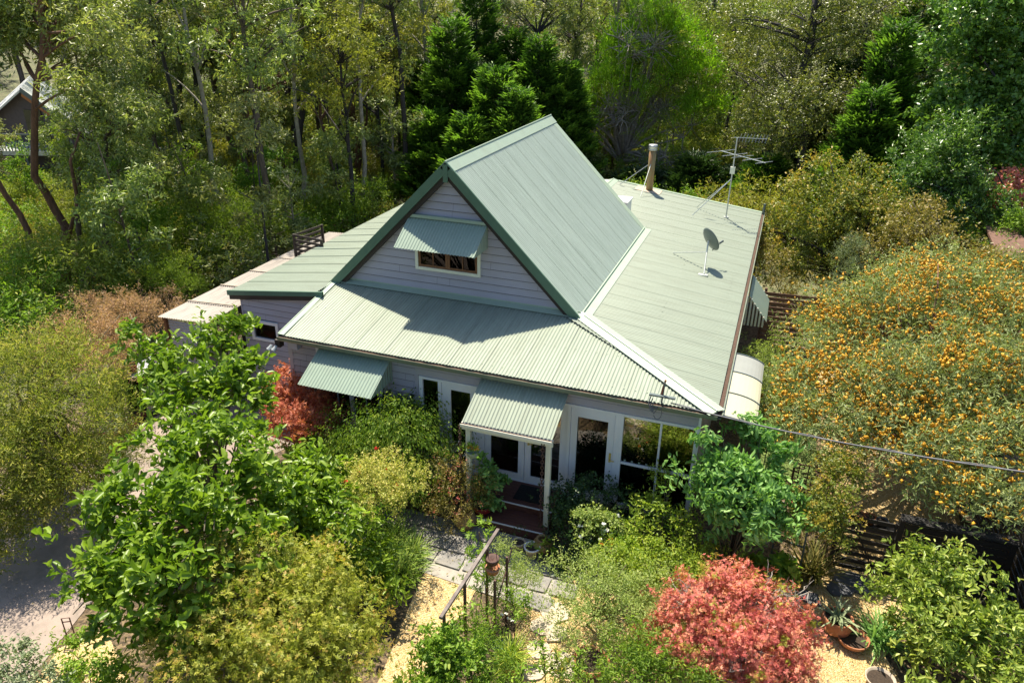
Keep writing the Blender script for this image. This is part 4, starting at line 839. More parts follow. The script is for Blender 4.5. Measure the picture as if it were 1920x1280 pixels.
for q in (a0, a1, a2): mb.beam(q, q+[0, 0, .72], .07, .07, (0, 1, 0))
mb.build('post', M['brown'], rl)
for pa, pb in ((a0, a1), (a0, a2)):
    mb = MB()
    for i in range(5): mb.beam(pa+[0, 0, .08+i*.15], pb+[0, 0, .08+i*.15], .025, .07)
    mb.build('rail', M['brown'], rl)
# iron stake at the driveway edge
s0 = Z(128, 1200); mb = MB(); mb.tube([s0, s0+[0, 0, .5], s0+[.13, .05, .52], s0+[.13, .05, .0]], .012, 6); mb.tube([s0+[0, 0, .42], s0+[.13, .05, .44]], .010, 6); thing1(mb, 'iron_stake', M['rustmetal'], 'rusty two legged iron stake at the edge of the driveway', 'stake')

# ------------------------------------------------------------------ right side structures
gt = empty('garden_gate', (2.5, -.1, GZ), 'charcoal horizontal slat gate with a diagonal brace onto the side path', 'gate')
gA, gB = np.array([2.05, -.02, 0]), np.array([2.98, -.02, 0])
for i in range(8):
    mb = MB(); z = GZ+.10+i*.165; mb.beam(gA+[0, 0, z], gB+[0, 0, z], .022, .085); mb.build('slat', M['blackfence'], gt)
mb = MB(); mb.beam(gA+[.04, -.02, GZ+.05], gA+[.04, -.02, GZ+1.34], .02, .07, (0, 1, 0)); mb.beam(gB+[-.04, -.02, GZ+.05], gB+[-.04, -.02, GZ+1.34], .02, .07, (0, 1, 0)); mb.beam(gA+[.1, -.02, GZ+1.3], gB+[-.2, -.02, GZ+.1], .02, .08, (0, 1, 0)); mb.build('brace', M['blackfence'], gt)
fc = empty('slat_fence', (4, -.1, GZ), 'charcoal slat fence between the gate and the corner', 'fence')
for i in range(9):
    mb = MB(); z = GZ+.08+i*.15; mb.beam((3.1, .0, z), (4.88, .0, z), .022, .125); mb.build('slat', M['blackfence'], fc)
mb = MB()
for x in (3.04, 4.85): mb.box((x-.05, -.02, GZ), (x+.05, .08, GZ+1.42))
mb.box((3.0, -.10, GZ+1.42), (4.9, .14, GZ+1.455)); mb.build('post', M['blackfence'], fc)
fb = empty('boundary_fence', (5, -1, GZ), 'tall charcoal slatted fence along the right boundary', 'fence')
for i in range(11):
    mb = MB(); z = GZ+.09+i*.155; mb.beam((4.98, -6.5, z), (4.98, 4.5, z), .022, .125); mb.build('slat', M['blackfence'], fb)
for y in np.arange(-6.4, 4.6, 1.8):
    mb = MB(); mb.box((5.0, y-.04, GZ), (5.08, y+.04, GZ+1.75)); mb.build('post', M['blackfence'], fb)
mb = MB(); mb.box((1.95, -.06, GZ), (2.03, .02, GZ+1.4)); thing1(mb, 'gate_post', M['blackfence'], 'charcoal post on the hinge side of the slat gate', 'post')
rf2 = empty('brown_fence', (2, 10.5, GZ), 'brown horizontal slat fence behind the side lawn', 'fence')
for i in range(11):
    mb = MB(); z = GZ+.10+i*.16; mb.beam((.0, 10.5, z), (6.5, 10.9, z), .022, .11); mb.build('slat', M['brownfence'], rf2)
for x in (.0, 2.1, 4.2, 6.3):
    mb = MB(); mb.box((x, 10.56+x*.06, GZ), (x+.08, 10.64+x*.06, GZ+1.85)); mb.build('post', M['brownfence'], rf2)
# fretwork screen
ls = empty('fretwork_screen', (1.5, 1.5, GZ), 'dark metal fretwork screen beside the side lawn', 'screen')
A_ = Y(1478, 935, 1.5); B_ = Y(1548, 945, 1.5); T_ = Y(1490, 868, 1.5)[2]; x0, x1, z0, z1 = A_[0], B_[0], A_[2]-.15, T_
mb = MB(); rg = np.random.default_rng(8); nx, nz = 8, 11
for i in range(nx+1):
    x = x0+(x1-x0)*i/nx
    for j in range(nz):
        if i in (0, nx) or rg.random() < .62: mb.box((x-.011, 1.49, z0+(z1-z0)*j/nz), (x+.011, 1.51, z0+(z1-z0)*(j+1)/nz))
for j in range(nz+1):
    z = z0+(z1-z0)*j/nz
    for i in range(nx):
        if j in (0, nz) or rg.random() < .62: mb.box((x0+(x1-x0)*i/nx, 1.487, z-.011), (x0+(x1-x0)*(i+1)/nx, 1.513, z+.011))
mb.build('fretwork', M['rustmetal'], ls)
for xq in (x0-.03, x1-.01): mb = MB(); mb.box((xq, 1.48, GZ), (xq+.04, 1.53, z1)); mb.build('post', M['rustmetal'], ls)
# ladder plant stand
st = empty('plant_stand', tuple(Z(1475, 1085)), 'grey leaning ladder stand of orange tinged plants left of the gate', 'plant stand')
c = Z(1470, 1090); e1 = Z(1455, 1030); tp = np.array([0, .35, 1.35])
lA = Z(1442, 1062); lB = Z(1497, 1082)
mb = MB(); mb.beam(lA, lA+tp, .03, .04, (0, 1, 0)); mb.beam(lB, lB+tp, .03, .04, (0, 1, 0))
for t in (.12, .45, .78, .98): mb.beam(lA+tp*t, lB+tp*t, .03, .03)
mb.build('ladder', M['dish'], st)
for t, lm_ in ((.50, 'orangetip'), (.83, 'orangetip')):
    rng = np.random.default_rng(int(t*100)); cc_ = (lA+lB)/2+tp*t
    leaf_mesh('foliage', [cloud(rng, [(cc_, np.array([.26, .16, .17]))], 50, 7, 'rhomb', .06, .022, twig=.1, shell=.2)], LM['bronze'], st)
mb = MB(); mb.lathe((lA+lB)/2+tp*1.0, bowl(.16, .12), 18); mb.build('bowl', M['terracotta'], st, True)
pw = Z(1482, 1062); potplant('planter_pot', tuple(pw), tub(.10, .20), 'ac', 'small white bucket pot under the ladder stand', soil=.16, cat='pot')
hb = Y(1430, 1022, -.4); potplant('hanging_pot', tuple(hb), urn(.12, .2), 'stonepot', 'pale round pot hanging under the big leaved shrub', lm='citrus', h=.15, nl=30, ll=.06, lw=.03, cat='hanging pot')
for i, (px, py, lab, pm) in enumerate(((1606, 962, 'terracotta pot behind the gate nearest the hinge', 'terracotta'), (1628, 968, 'terracotta pot of seedlings in the middle of the three behind the gate', 'terracotta'), (1651, 976, 'dark glazed pot at the latch end of the three behind the gate', 'slate'))):
    potplant('planter_pot', tuple(Z(px, py+14, GZ+.75)), tub(.12, .2), pm, lab, lm='citrus' if i == 1 else None, h=.1, nl=30, ll=.04, lw=.02, soil=.17, cat='pot')
mb = MB(); c = Z(1628, 984, GZ+.75); mb.box((2.0, c[1]-.16, GZ+.70), (3.1, c[1]+.16, GZ+.745))
for x in (2.03, 3.0): mb.box((x, c[1]-.1, GZ), (x+.06, c[1]+.1, GZ+.70))
thing1(mb, 'pot_bench', M['pergola'], 'narrow timber bench behind the gate carrying three pots', 'bench')

# ------------------------------------------------------------------ pots near the porch and in the garden
potplant('urn', tuple(Z(873, 990)), urn(.24, .46), 'ochre', 'ochre urn under the pink leaved plant left of the steps', cat='urn')
potplant('urn', tuple(Z(1017, 1035)), urn(.22, .36), 'ochre', 'open mouthed clay urn catching the right rain chain', cat='urn')
potplant('potted_plant', tuple(Z(997, 1045)), tub(.155, .27), 'creampot', 'cream glazed pot with a pale blue rim in front of the urn', lm='citrus', h=.14, nl=60, ll=.05, lw=.02, soil=.22)
mb = MB(); c = Z(997, 1045); mb.lathe((c[0], c[1], c[2]), [(.135, .262), (.165, .262), (.17, .28), (.16, .288), (.135, .28)], 24); thing_parent = [o for o in bpy.data.objects if o.get('label', '').startswith('cream glazed pot with a pale')][0]; mb.build('rim', M['bench'], thing_parent, True)
potplant('potted_plant', tuple(Z(972, 1032)), tub(.14, .24), 'stonepot', 'tan pot with a thin leafed plant left of the cream pot', lm='dark', h=.35, nl=70, ll=.06, lw=.02, soil=.2)
potplant('potted_plant', tuple(Z(1022, 1052)), bowl(.17, .15), 'slate', 'shallow dark bowl with an upright green plant right of the cream pot', lm='citrus', h=.32, nl=50, ll=.13, lw=.04, soil=.12)
potplant('potted_plant', (-4.95, -1.12, -.17), bowl(.25, .22), 'redbowl', 'dark red glazed bowl of succulents on the lower porch step', lm='dahlia', h=.35, nl=120, ll=.10, lw=.05, soil=.18)
p5 = Z(1565, 1183); potplant('potted_plant', tuple(p5), [(0, 0), (.14, 0), (.24, .10), (.28, .24), (.26, .34), (.24, .36), (.22, .34), (.24, .24), (0, .2)], 'terracotta', 'round terracotta pot with grey green strap leaves on the gravel', soil=.30, cat='potted plant')
rg = np.random.default_rng(3); nn_ = 26; dd = sph(rg, nn_, .25)
leaf_mesh('foliage', [('blade', np.array(p5)+[0, 0, .32]+rg.normal(0, .05, (nn_, 3))*[1, 1, 0], dd, unit(np.cross(np.cross(dd, [0, 0, 1.]), dd)), rg.uniform(.3, .5, nn_), rg.uniform(.04, .06, nn_), rg.uniform(0, 1, nn_), 0., 0)], LM['grey'], [o for o in bpy.data.objects if o.get('label', '').startswith('round terracotta pot with grey')][0])
potplant('clay_bowl', tuple(Z(1597, 1207)), bowl(.27, .16), 'terracotta', 'wide dark soil filled clay bowl on the gravel by the strap leaved plant', soil=.10, cat='bowl')
potplant('clay_bowl', tuple(Z(1648, 1282)), bowl(.24, .14), 'stonepot', 'pale clay bowl cut by the bottom edge near the glossy shrub', soil=.10, cat='bowl')
potplant('potted_plant', tuple(Z(958, 1262)), tub(.24, .36), 'yellowpot', 'big yellow glazed pot with a yellow grassy plant', soil=.30)
rg = np.random.default_rng(4); nn_ = 150; dd = sph(rg, nn_, .35); c = Z(958, 1262)+np.array([0, 0, .34])
leaf_mesh('foliage', [('blade', c+rg.normal(0, .06, (nn_, 3))*[1, 1, 0], dd, unit(np.cross(np.cross(dd, [0, 0, 1.]), dd)), rg.uniform(.3, .6, nn_), .018, rg.uniform(0, 1, nn_), 0., 0)], LM['lime'], [o for o in bpy.data.objects if o.get('label', '').startswith('big yellow glazed')][0])
potplant('potted_plant', tuple(Z(1108, 1255)), bowl(.30, .24), 'terracotta', 'terracotta bowl of dry sticks and gravel in the middle of the garden', lm='sage', h=.3, nl=50, ll=.06, lw=.02, soil=.2)
mb = MB(); c = Z(935, 1235); mb.lathe((c[0], c[1], c[2]), tub(.11, .34), 16); thing1(mb, 'blue_pot', mat('blue glaze', (.03, .12, .38), .3), 'narrow blue glazed pot tucked behind the big yellow pot', 'pot', smooth=True)
hp = empty('hanging_basket', (-5.14, -1.3, 1.1), 'hanging green basket with yellow orchid flowers on the left porch post', 'hanging basket')
hc = np.array([-5.10, -1.25, 1.25]); mb = MB(); mb.lathe(hc, bowl(.14, .15), 18); mb.build('basket', M['hood'], hp, True)
mb = MB(); [mb.tube([hc+[.12*math.cos(a), .12*math.sin(a), .14], hc+[0, 0, .62]], .004, 4) for a in (0, 2.1, 4.2)]; mb.build('hanger', M['dish'], hp)
rng = np.random.default_rng(2); leaf_mesh('foliage', [cloud(rng, [(hc+[0, 0, .18], np.array([.16, .16, .12]))], 16, 6, 'rhomb', .10, .03, twig=.1, shell=.1)], LM['citrus'], hp)
leaf_mesh('flower', [cloud(rng, [(hc+[.06, -.1, .24], np.array([.12, .08, .08]))], 5, 8, 'rhomb', .06, .04, twig=.03, shell=.1)], LM['flower'], hp)
mt_ = MB(); mt_.box((-4.42, -.68, .002), (-3.70, -.14, .016)); thing1(mt_, 'door_mat', M['mat'], 'black door mat on the porch deck before the french doors', 'door mat')
# arbour
ab = empty('garden_arbour', tuple(Z(890, 1230)), 'weathered dark timber and iron arbour rail beside the gravel path', 'arbour')
za = 1.25; r0_, r1_ = Z(934, 992, za), Z(826, 1158, za)
mb = MB(); mb.beam(r0_, r1_, .055, .045); mb.build('top_rail', M['pergola'], ab)
for t in (.22, .62, .95):
    p = r0_*(1-t)+r1_*t; mb = MB(); mb.box((p[0]-.02, p[1]-.02, GZ), (p[0]+.02, p[1]+.02, za-.03)); mb.build('post', M['rustmetal'], ab)
mb = MB(); q0 = r0_+np.array([.35, -.25, 0]); q1 = r1_+np.array([.45, .3, 0])
for t in (.15, .5): p = q0*(1-t)+q1*t; mb.box((p[0]-.018, p[1]-.018, GZ), (p[0]+.018, p[1]+.018, za-.1)); s_ = r0_*(1-t)+r1_*t
mb.tube([q0*.5+q1*.5+[0, 0, -.7], q0*.85+q1*.15+[0, 0, -.35], q0+[0, 0, -.1]], .012, 5)
mb.build('iron_frame', M['rustmetal'], ab)
lnp = r0_*.72+r1_*.28+np.array([.16, 0, -.20])
la = empty('hanging_lantern', tuple(lnp), 'rusty two tier hanging lantern pot on the arbour', 'lantern')
mb = MB(); mb.lathe(lnp, [(0, -.2), (.10, -.2), (.13, -.1), (.13, -.08), (.10, -.08), (.08, -.16), (0, -.16)], 16); mb.build('lower_tier', M['terracotta'], la, True)
mb = MB(); mb.lathe(lnp, [(0, 0), (.09, 0), (.12, .09), (.12, .11), (.09, .11), (0, .05)], 16); mb.tube([lnp+[.1, 0, -.1], lnp+[.06, 0, .3]], .006, 5); mb.tube([lnp+[-.1, 0, -.1], lnp+[-.06, 0, .3]], .006, 5); mb.build('upper_tier', M['rustmetal'], la, True)

# fallen leaves over the driveway, paths and court
rgn = np.random.default_rng(21); N = 5200; x = rgn.uniform(-16, 5, N); y = rgn.uniform(-8, 1.6, N); k2 = (np.sin(x*1.7+.5)*np.cos(y*1.3)+rgn.normal(0, .6, N) > .15) & ~((x > -10.4) & (y > -.85)) & ~((x > -5.5) & (x < -3.3) & (y > -1.5)); x, y = x[k2], y[k2]; N = len(x)
dl = unit(np.stack([rgn.normal(0, 1, N), rgn.normal(0, 1, N), rgn.normal(0, .12, N)], 1))
leaf_mesh('fallen_leaves', [('rhomb', np.stack([x, y, np.full(N, GZ+.05)], 1), dl, np.tile([0, 0, 1.], (N, 1))+rgn.normal(0, .25, (N, 3)), rgn.uniform(.03, .07, N), rgn.uniform(.012, .03, N), rgn.uniform(0, 1, N), 0., 0)], LM['dry'], None)
tag(bpy.data.objects['fallen_leaves'], 'fallen leaves scattered on the driveway and gravel', 'leaves', kind='stuff')

# ------------------------------------------------------------------ garden plants
def K(ncl, lpc, tm, ln, wd, **kw): d = dict(ncl=ncl, lpc=lpc, tm=tm, ln=ln, wd=wd); d.update(kw); return d
def lobeY(px, py, y, rpx, fz=1.0, fr=1.0):
    c = Y(px, py, y); r = rpx*dist(c)/FPX; return (c, np.array([r*fr, r*fr, r*fz]))
# big leaved tree over the driveway
mg_l = [lobe(330, 1010, 2.6, 110), lobe(250, 1120, 2.0, 85), lobe(400, 880, 2.6, 92), lobe(440, 790, 2.7, 70), lobe(550, 930, 1.6, 70), lobe(470, 1000, 1.8, 100), lobe(620, 1000, 1.1, 75), lobe(290, 900, 2.8, 70),
        lobe(420, 705, 3.0, 48), lobe(425, 650, 3.1, 32, 1.3), lobe(340, 780, 2.8, 52), lobe(230, 960, 2.6, 55), lobe(160, 1110, 2.3, 38), lobe(330, 1180, 1.4, 80), lobe(630, 930, .9, 45)]
mg_s = [lobe(262, 640, 3.3, 22, 2.6), lobe(300, 690, 3.1, 28, 1.8), lobe(330, 720, 3.0, 30), lobe(425, 615, 3.4, 22, 1.5), lobe(246, 590, 3.6, 13, 1.8)]
plant('broadleaf_tree', 'tall bright green broad leaved tree spreading over the driveway', 'tree', (-9.6, -3.9, GZ), mg_l+mg_s,
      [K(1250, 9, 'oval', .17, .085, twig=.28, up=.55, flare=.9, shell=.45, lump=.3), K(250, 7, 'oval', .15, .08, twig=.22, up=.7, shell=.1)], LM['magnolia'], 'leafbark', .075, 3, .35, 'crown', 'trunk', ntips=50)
# yellow green maple at the bottom
ym = [lobe(430, 1120, 1.6, 105), lobe(560, 1180, 1.4, 110), lobe(630, 1150, 1.2, 66), lobe(390, 1230, 1.3, 90), lobe(520, 1060, 1.9, 60), lobe(610, 1070, 1.7, 46), lobe(640, 1245, .8, 56), lobe(560, 1285, 1.0, 92), lobe(430, 1020, 2.1, 34), lobe(460, 1290, 1.0, 80)]
plant('maple_tree', 'yellow green maple with red tipped shoots at the bottom of the garden', 'tree', (-6.9, -5.3, GZ), ym, [K(3000, 11, 'star', .058, .062, twig=.20, up=.25, flare=1.1, shell=.5, lump=.3)], LM['acer'], 'leafbark', .06, 5, .3, 'crown', 'trunk', ntips=60)
# red maple by the house
plant('red_maple', 'dark red maple under the green awning', 'tree', tuple(Z(570, 830)), [lobe(568, 768, 1.1, 58, .8), lobe(545, 745, 1.2, 38), lobe(600, 790, 1.0, 36), lobe(545, 800, .9, 36), lobe(585, 745, 1.2, 30), lobe(540, 700, 1.5, 12)], [K(1300, 11, 'star', .055, .06, twig=.15, up=.2, flare=1.1, shell=.5, lump=.25)], LM['redacer'], 'leafbark', .04, 6, .3, 'crown', 'trunk', ntips=20)
# weeping tree
wp = [lobe(740, 830, 1.05, 93, .8), lobe(690, 850, .7, 68), lobe(800, 850, .75, 60), lobe(750, 785, 1.6, 55, .6), lobe(815, 805, 1.3, 42), lobe(665, 800, 1.2, 42), lobe(720, 900, .5, 60), lobe(785, 900, .3, 48), lobe(640, 850, .8, 36)]
plant('weeping_tree', 'dense weeping green tree against the front wall', 'tree', tuple(Z(750, 930)), wp, [K(2200, 12, 'rhomb', .075, .030, twig=.30, up=0, droop=.9, flare=.6, shell=.55, lump=.2)], LM['weep'], 'leafbark', .06, 7, .6, 'crown', 'trunk', ntw=5, twl=.5)
# standard rose
plant('standard_rose', 'pale rounded rose bush with red flowers on a single tall stem', 'rose bush', tuple(Z(702, 1060)), [lobe(705, 915, 1.45, 56, .75), lobe(750, 905, 1.35, 42, .75), lobe(670, 900, 1.45, 36, .8), lobe(712, 878, 1.65, 38, .7)], [K(900, 10, 'rhomb', .045, .024, twig=.14, up=.3, shell=.5), K(10, 7, 'rhomb', .05, .05, twig=.03, up=.2, shell=.97, zmin=.1, mi=1)], [LM['rosebush'], LM['redfl']], 'leafbark', .02, 8, .9)
# small red rose sprays etc
plant('small_shrub', 'bright lime shrub between the red maple and the weeping tree', 'shrub', tuple(Z(600, 870)), [lobe(600, 850, .4, 45), lobe(570, 830, .4, 30), lobe(640, 880, .1, 30)], [K(400, 9, 'oval', .09, .045, twig=.2)], LM['citrus'], seed=9)
plant('ivy_shrub', 'dark climbing shrub against the front wall right of the green awning', 'shrub', (-7.3, -.25, GZ), [(np.array([-7.35, -.25, 1.2]), np.array([.35, .2, .5])), (np.array([-6.9, -.3, .8]), np.array([.4, .25, .6])), (np.array([-7.2, -.3, .3]), np.array([.5, .3, .6]))], [K(420, 9, 'rhomb', .07, .045, twig=.12)], LM['dark'], seed=10)
# strappy clumps by the gravel
def straps(name, label, cat, c, n, L, wd, lm, seed=1, spread=.25, zmin=.35, group=None, flowers=None, kind=None):
    rg = np.random.default_rng(seed); root = empty(name, tuple(c), label, cat, group); dd = sph(rg, n, zmin); ps = np.array(c)+rg.normal(0, spread, (n, 3))*[1, 1, 0]
    nr = unit(np.cross(np.cross(dd, [0, 0, 1.]), dd)+rg.normal(0, .15, (n, 3)))
    leaf_mesh('leaves', [('blade', ps, dd, nr, L*rg.uniform(.6, 1.2, n), wd*rg.uniform(.7, 1.3, n), rg.uniform(0, 1, n), 0., 0)], lm, root)
    if flowers: leaf_mesh('flower', [cloud(rg, [(np.array(c)+[0, 0, L*.8], np.array([spread*1.8, spread*1.8, .12]))], flowers[0], 7, 'rhomb', .06, .04, twig=.03, shell=.2)], flowers[1], root)
    return root
for i, (px, py) in enumerate(((752, 1080), (765, 1045), (722, 1045), (735, 1015))):
    straps('iris_clump', ['long leaved iris clump spilling over the gravel edge', 'iris clump nearest the paving', 'iris clump with blue flowers behind the lime maple', 'iris clump between the rose stem and the paving'][i], 'iris', Z(px, py), 330, .50, .026, LM['strap'], 20+i, .13, .25, 'iris clumps by the gravel path', (4, LM['purple']) if i == 2 else None)
straps('strap_plant', 'dry reddish strap leaved plant beside the ladder stand', 'grass plant', Z(1520, 1085), 170, .9, .028, LM['dry'], 31, .08, .7)
straps('strap_plant', 'dark agapanthus like clump at the left foot of the glossy shrub', 'strappy plant', Z(1650, 1200), 160, .6, .035, LM['dahlia'], 32, .1, .15)
straps('strap_plant', 'dark fleshy leaved clump left of the white rose', 'strappy plant', Z(1075, 1060), 160, .42, .06, LM['dark'], 33, .16, .2)
straps('strap_plant', 'green lily clump left of the white rose flowers', 'lily', Z(1110, 1040), 120, .4, .06, LM['dahlia'], 34, .16, .2, flowers=(3, LM['purple']))
# pink nandina
plant('pink_shrub', 'pink and red tinted shrub growing from the ochre urn', 'shrub', tuple(Z(860, 985)), [lobe(850, 935, .35, 42, .9), lobe(870, 900, .7, 28), lobe(830, 960, .1, 30), lobe(880, 930, .35, 26), lobe(845, 880, .8, 26)], [K(520, 9, 'rhomb', .055, .02, twig=.2), K(60, 9, 'rhomb', .04, .016, twig=.16, shell=.9, mi=1)], [LM['bronze'], LM['pinkacer']], seed=11, r0=.03)
plant('porch_plants', 'dark leafy shrub inside the left porch post', 'shrub', (-4.95, -.75, -.0), [(np.array([-4.95, -.85, .45]), np.array([.25, .25, .35])), (np.array([-4.98, -.95, .8]), np.array([.2, .2, .35])), (np.array([-4.85, -.95, .15]), np.array([.28, .2, .2]))], [K(130, 8, 'oval', .11, .06, twig=.12)], LM['dahlia'], seed=12, r0=.02)
plant('white_shrub', 'variegated white flowering shrub left of the porch', 'shrub', tuple(Z(840, 930)), [lobe(845, 850, .9, 22), lobe(835, 880, .5, 24)], [K(150, 9, 'rhomb', .05, .028, twig=.14), K(40, 7, 'rhomb', .035, .03, twig=.05, shell=.95, mi=1)], [LM['grey'], LM['whitefl']], seed=13, r0=.02)
# rose bed right of the porch
plant('rose_bush', 'dark green rose hedge below the wide glass door', 'rose bush', (-2.7, -.9, GZ), [lobe(1060, 945, .35, 42), lobe(1110, 935, .45, 48), lobe(1160, 960, .3, 45), lobe(1080, 985, .1, 45), lobe(1220, 985, .2, 45), lobe(1150, 1010, .05, 50), lobe(1270, 1020, .1, 40)], [K(1200, 9, 'rhomb', .055, .038, twig=.15)], LM['dark'], seed=14, r0=.03, ntips=30)
plant('white_rose', 'white flowering rose in the bed right of the porch', 'rose bush', tuple(Z(1140, 1060)), [lobe(1120, 1000, .3, 38), lobe(1155, 1020, .2, 36), lobe(1100, 975, .5, 24), lobe(1140, 985, .5, 26)], [K(330, 9, 'rhomb', .06, .036, twig=.16), K(9, 12, 'rhomb', .05, .05, twig=.03, shell=.97, zmin=.2, mi=1)], [LM['sage'], LM['whitefl']], seed=15, r0=.03)
plant('open_shrub', 'tall open lime shrub in front of the garden window', 'shrub', tuple(Z(1230, 1080)), [lobe(1245, 930, .9, 32), lobe(1215, 960, .7, 30), lobe(1275, 965, .7, 30), lobe(1240, 1000, .4, 50), lobe(1200, 1030, .2, 40), lobe(1290, 1040, .2, 42), lobe(1250, 900, 1.1, 16), lobe(1185, 985, .6, 16)], [K(430, 8, 'rhomb', .085, .032, twig=.22, up=.6, lump=.4)], LM['lime'], seed=16, r0=.03, ntips=30)
plant('low_shrub', 'bright yellow green shrub behind the grey green bush', 'shrub', tuple(Z(1200, 1110)), [lobe(1170, 1060, .3, 52), lobe(1230, 1075, .25, 58), lobe(1290, 1080, .2, 45), lobe(1340, 1060, .1, 34), lobe(1380, 1070, .05, 34)], [K(1050, 9, 'rhomb', .065, .026, twig=.17, up=.5)], LM['lime'], seed=17, r0=.03, ntips=20)
plant('orange_rose', 'green rose with orange flowers in the bed edge', 'rose bush', tuple(Z(1180, 1070)), [lobe(1170, 1030, .3, 30), lobe(1140, 1040, .2, 24)], [K(160, 8, 'rhomb', .05, .03, twig=.12), K(5, 14, 'rhomb', .045, .045, twig=.02, shell=.97, zmin=.3, mi=1)], [LM['citrus'], LM['orangefl']], seed=18, r0=.02)
# tree dahlia
td = [lobe(1345, 850, 2.0, 44), lobe(1400, 828, 2.1, 46), lobe(1440, 880, 1.8, 48), lobe(1370, 920, 1.6, 52), lobe(1430, 960, 1.3, 50), lobe(1328, 950, 1.3, 30), lobe(1455, 930, 1.5, 34), lobe(1390, 1000, .9, 46), lobe(1455, 825, 2.1, 24), lobe(1312, 880, 1.8, 20), lobe(1445, 1015, .8, 26)]
plant('large_leaf_shrub', 'tall shrub of drooping blue green leaves at the corner of the garden window', 'shrub', (.1, -1.2, GZ), td, [K(620, 12, 'oval', .15, .065, twig=.26, up=.1, droop=.5, flare=1.3, shell=.4, lump=.3)], LM['dahlia'], seed=19, r0=.045, fork=.2, ntips=30)
# climber over the screen
plant('climbing_shrub', 'orange tinged climber between the big leaved shrub and the gate', 'climber', tuple(Z(1545, 1050)), [lobe(1535, 960, 1.3, 42), lobe(1562, 930, 1.5, 36), lobe(1515, 940, 1.4, 32), lobe(1568, 1000, 1.0, 32), lobe(1578, 880, 1.6, 28), lobe(1505, 980, 1.2, 26), lobe(1545, 880, 1.7, 22), lobe(1600, 900, 1.5, 20)], [K(900, 9, 'rhomb', .055, .034, twig=.16, lump=.35)], LM['orangetip'], seed=21, r0=.035, ntips=15)
plant('hosta', 'lime green broad leaved hosta behind the coral maple', 'hosta', tuple(Z(1440, 1095)), [lobe(1440, 1080, .0, 34, .7), lobe(1465, 1065, .0, 22), lobe(1410, 1070, .0, 22)], [K(60, 8, 'oval', .17, .11, twig=.14, shell=.2)], LM['citrus'], seed=22, r0=.015)
# central grey green bush
plant('grey_green_bush', 'rounded grey green bush in the centre of the garden', 'shrub', (-2.1, -3.2, GZ), [lobe(1090, 1090, .5, 52), lobe(1150, 1110, .5, 62), lobe(1120, 1170, .2, 68), lobe(1200, 1160, .3, 68), lobe(1230, 1115, .4, 48), lobe(1080, 1140, .3, 44), lobe(1250, 1180, .1, 45)], [K(2100, 10, 'rhomb', .042, .018, twig=.15, up=.55)], LM['sage'], seed=23, r0=.03, ntips=40)
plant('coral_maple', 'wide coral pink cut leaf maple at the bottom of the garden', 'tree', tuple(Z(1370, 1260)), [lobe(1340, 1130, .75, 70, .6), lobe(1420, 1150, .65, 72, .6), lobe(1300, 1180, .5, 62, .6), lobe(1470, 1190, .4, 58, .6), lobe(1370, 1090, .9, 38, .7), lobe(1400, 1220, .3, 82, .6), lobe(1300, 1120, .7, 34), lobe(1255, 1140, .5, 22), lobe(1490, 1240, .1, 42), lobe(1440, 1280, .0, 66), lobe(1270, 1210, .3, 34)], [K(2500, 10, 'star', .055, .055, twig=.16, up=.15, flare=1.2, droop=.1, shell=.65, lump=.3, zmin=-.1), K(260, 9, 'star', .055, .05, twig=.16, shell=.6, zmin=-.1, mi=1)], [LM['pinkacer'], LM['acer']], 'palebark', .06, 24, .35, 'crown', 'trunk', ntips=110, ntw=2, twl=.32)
ph = [lobe(1730, 1080, .9, 55), lobe(1800, 1120, .9, 72), lobe(1700, 1130, .6, 55), lobe(1860, 1160, .9, 62), lobe(1770, 1190, .6, 78), lobe(1880, 1230, .7, 72), lobe(1790, 1260, .4, 78), lobe(1740, 1050, 1.1, 26), lobe(1700, 1190, .3, 42), lobe(1900, 1290, .6, 60)]
plant('photinia_bush', 'large glossy green bush with red new leaves inside the charcoal fence', 'shrub', (3.6, -2.4, GZ), ph, [K(1000, 8, 'oval', .125, .05, twig=.2, up=.5, shell=.45, lump=.35)], LM['photinia'], seed=25, r0=.045, ntips=40)
# middle left bushes by the arbour
plant('feathery_bush', 'pale feathery green bush right of the arbour', 'shrub', tuple(Z(960, 1130)), [lobe(950, 1060, .5, 34), lobe(965, 1095, .3, 42), lobe(935, 1040, .6, 20), lobe(990, 1080, .3, 26), lobe(940, 1110, .2, 30)], [K(620, 9, 'rhomb', .05, .012, twig=.16, up=.6)], LM['sage'], seed=26, r0=.02)
plant('small_rose', 'small open rose with white buds beside the stepping stones', 'rose bush', tuple(Z(965, 1200)), [lobe(955, 1140, .4, 30), lobe(985, 1150, .3, 24), lobe(930, 1160, .3, 22)], [K(170, 8, 'rhomb', .045, .026, twig=.14), K(6, 8, 'rhomb', .03, .03, twig=.02, shell=.97, mi=1)], [LM['citrus'], LM['whitefl']], seed=27, r0=.015)
plant('vine', 'young grape vine climbing the far end of the arbour', 'vine', tuple(Z(905, 1040)), [lobe(900, 1005, 1.1, 24), lobe(890, 1050, .7, 22), lobe(880, 1100, .4, 20), lobe(910, 1080, .7, 18)], [K(60, 6, 'star', .075, .09, twig=.15)], LM['citrus'], seed=28, r0=.012)
plant('citrus_bush', 'glossy green citrus bush at the near end of the arbour', 'shrub', tuple(Z(840, 1270)), [lobe(842, 1205, .8, 34), lobe(815, 1250, .6, 34), lobe(860, 1230, .6, 42), lobe(805, 1300, .3, 36), lobe(870, 1280, .3, 48), lobe(848, 1175, .9, 16)], [K(560, 9, 'oval', .085, .042, twig=.17, up=.55)], LM['citrus'], seed=29, r0=.03, ntips=20)
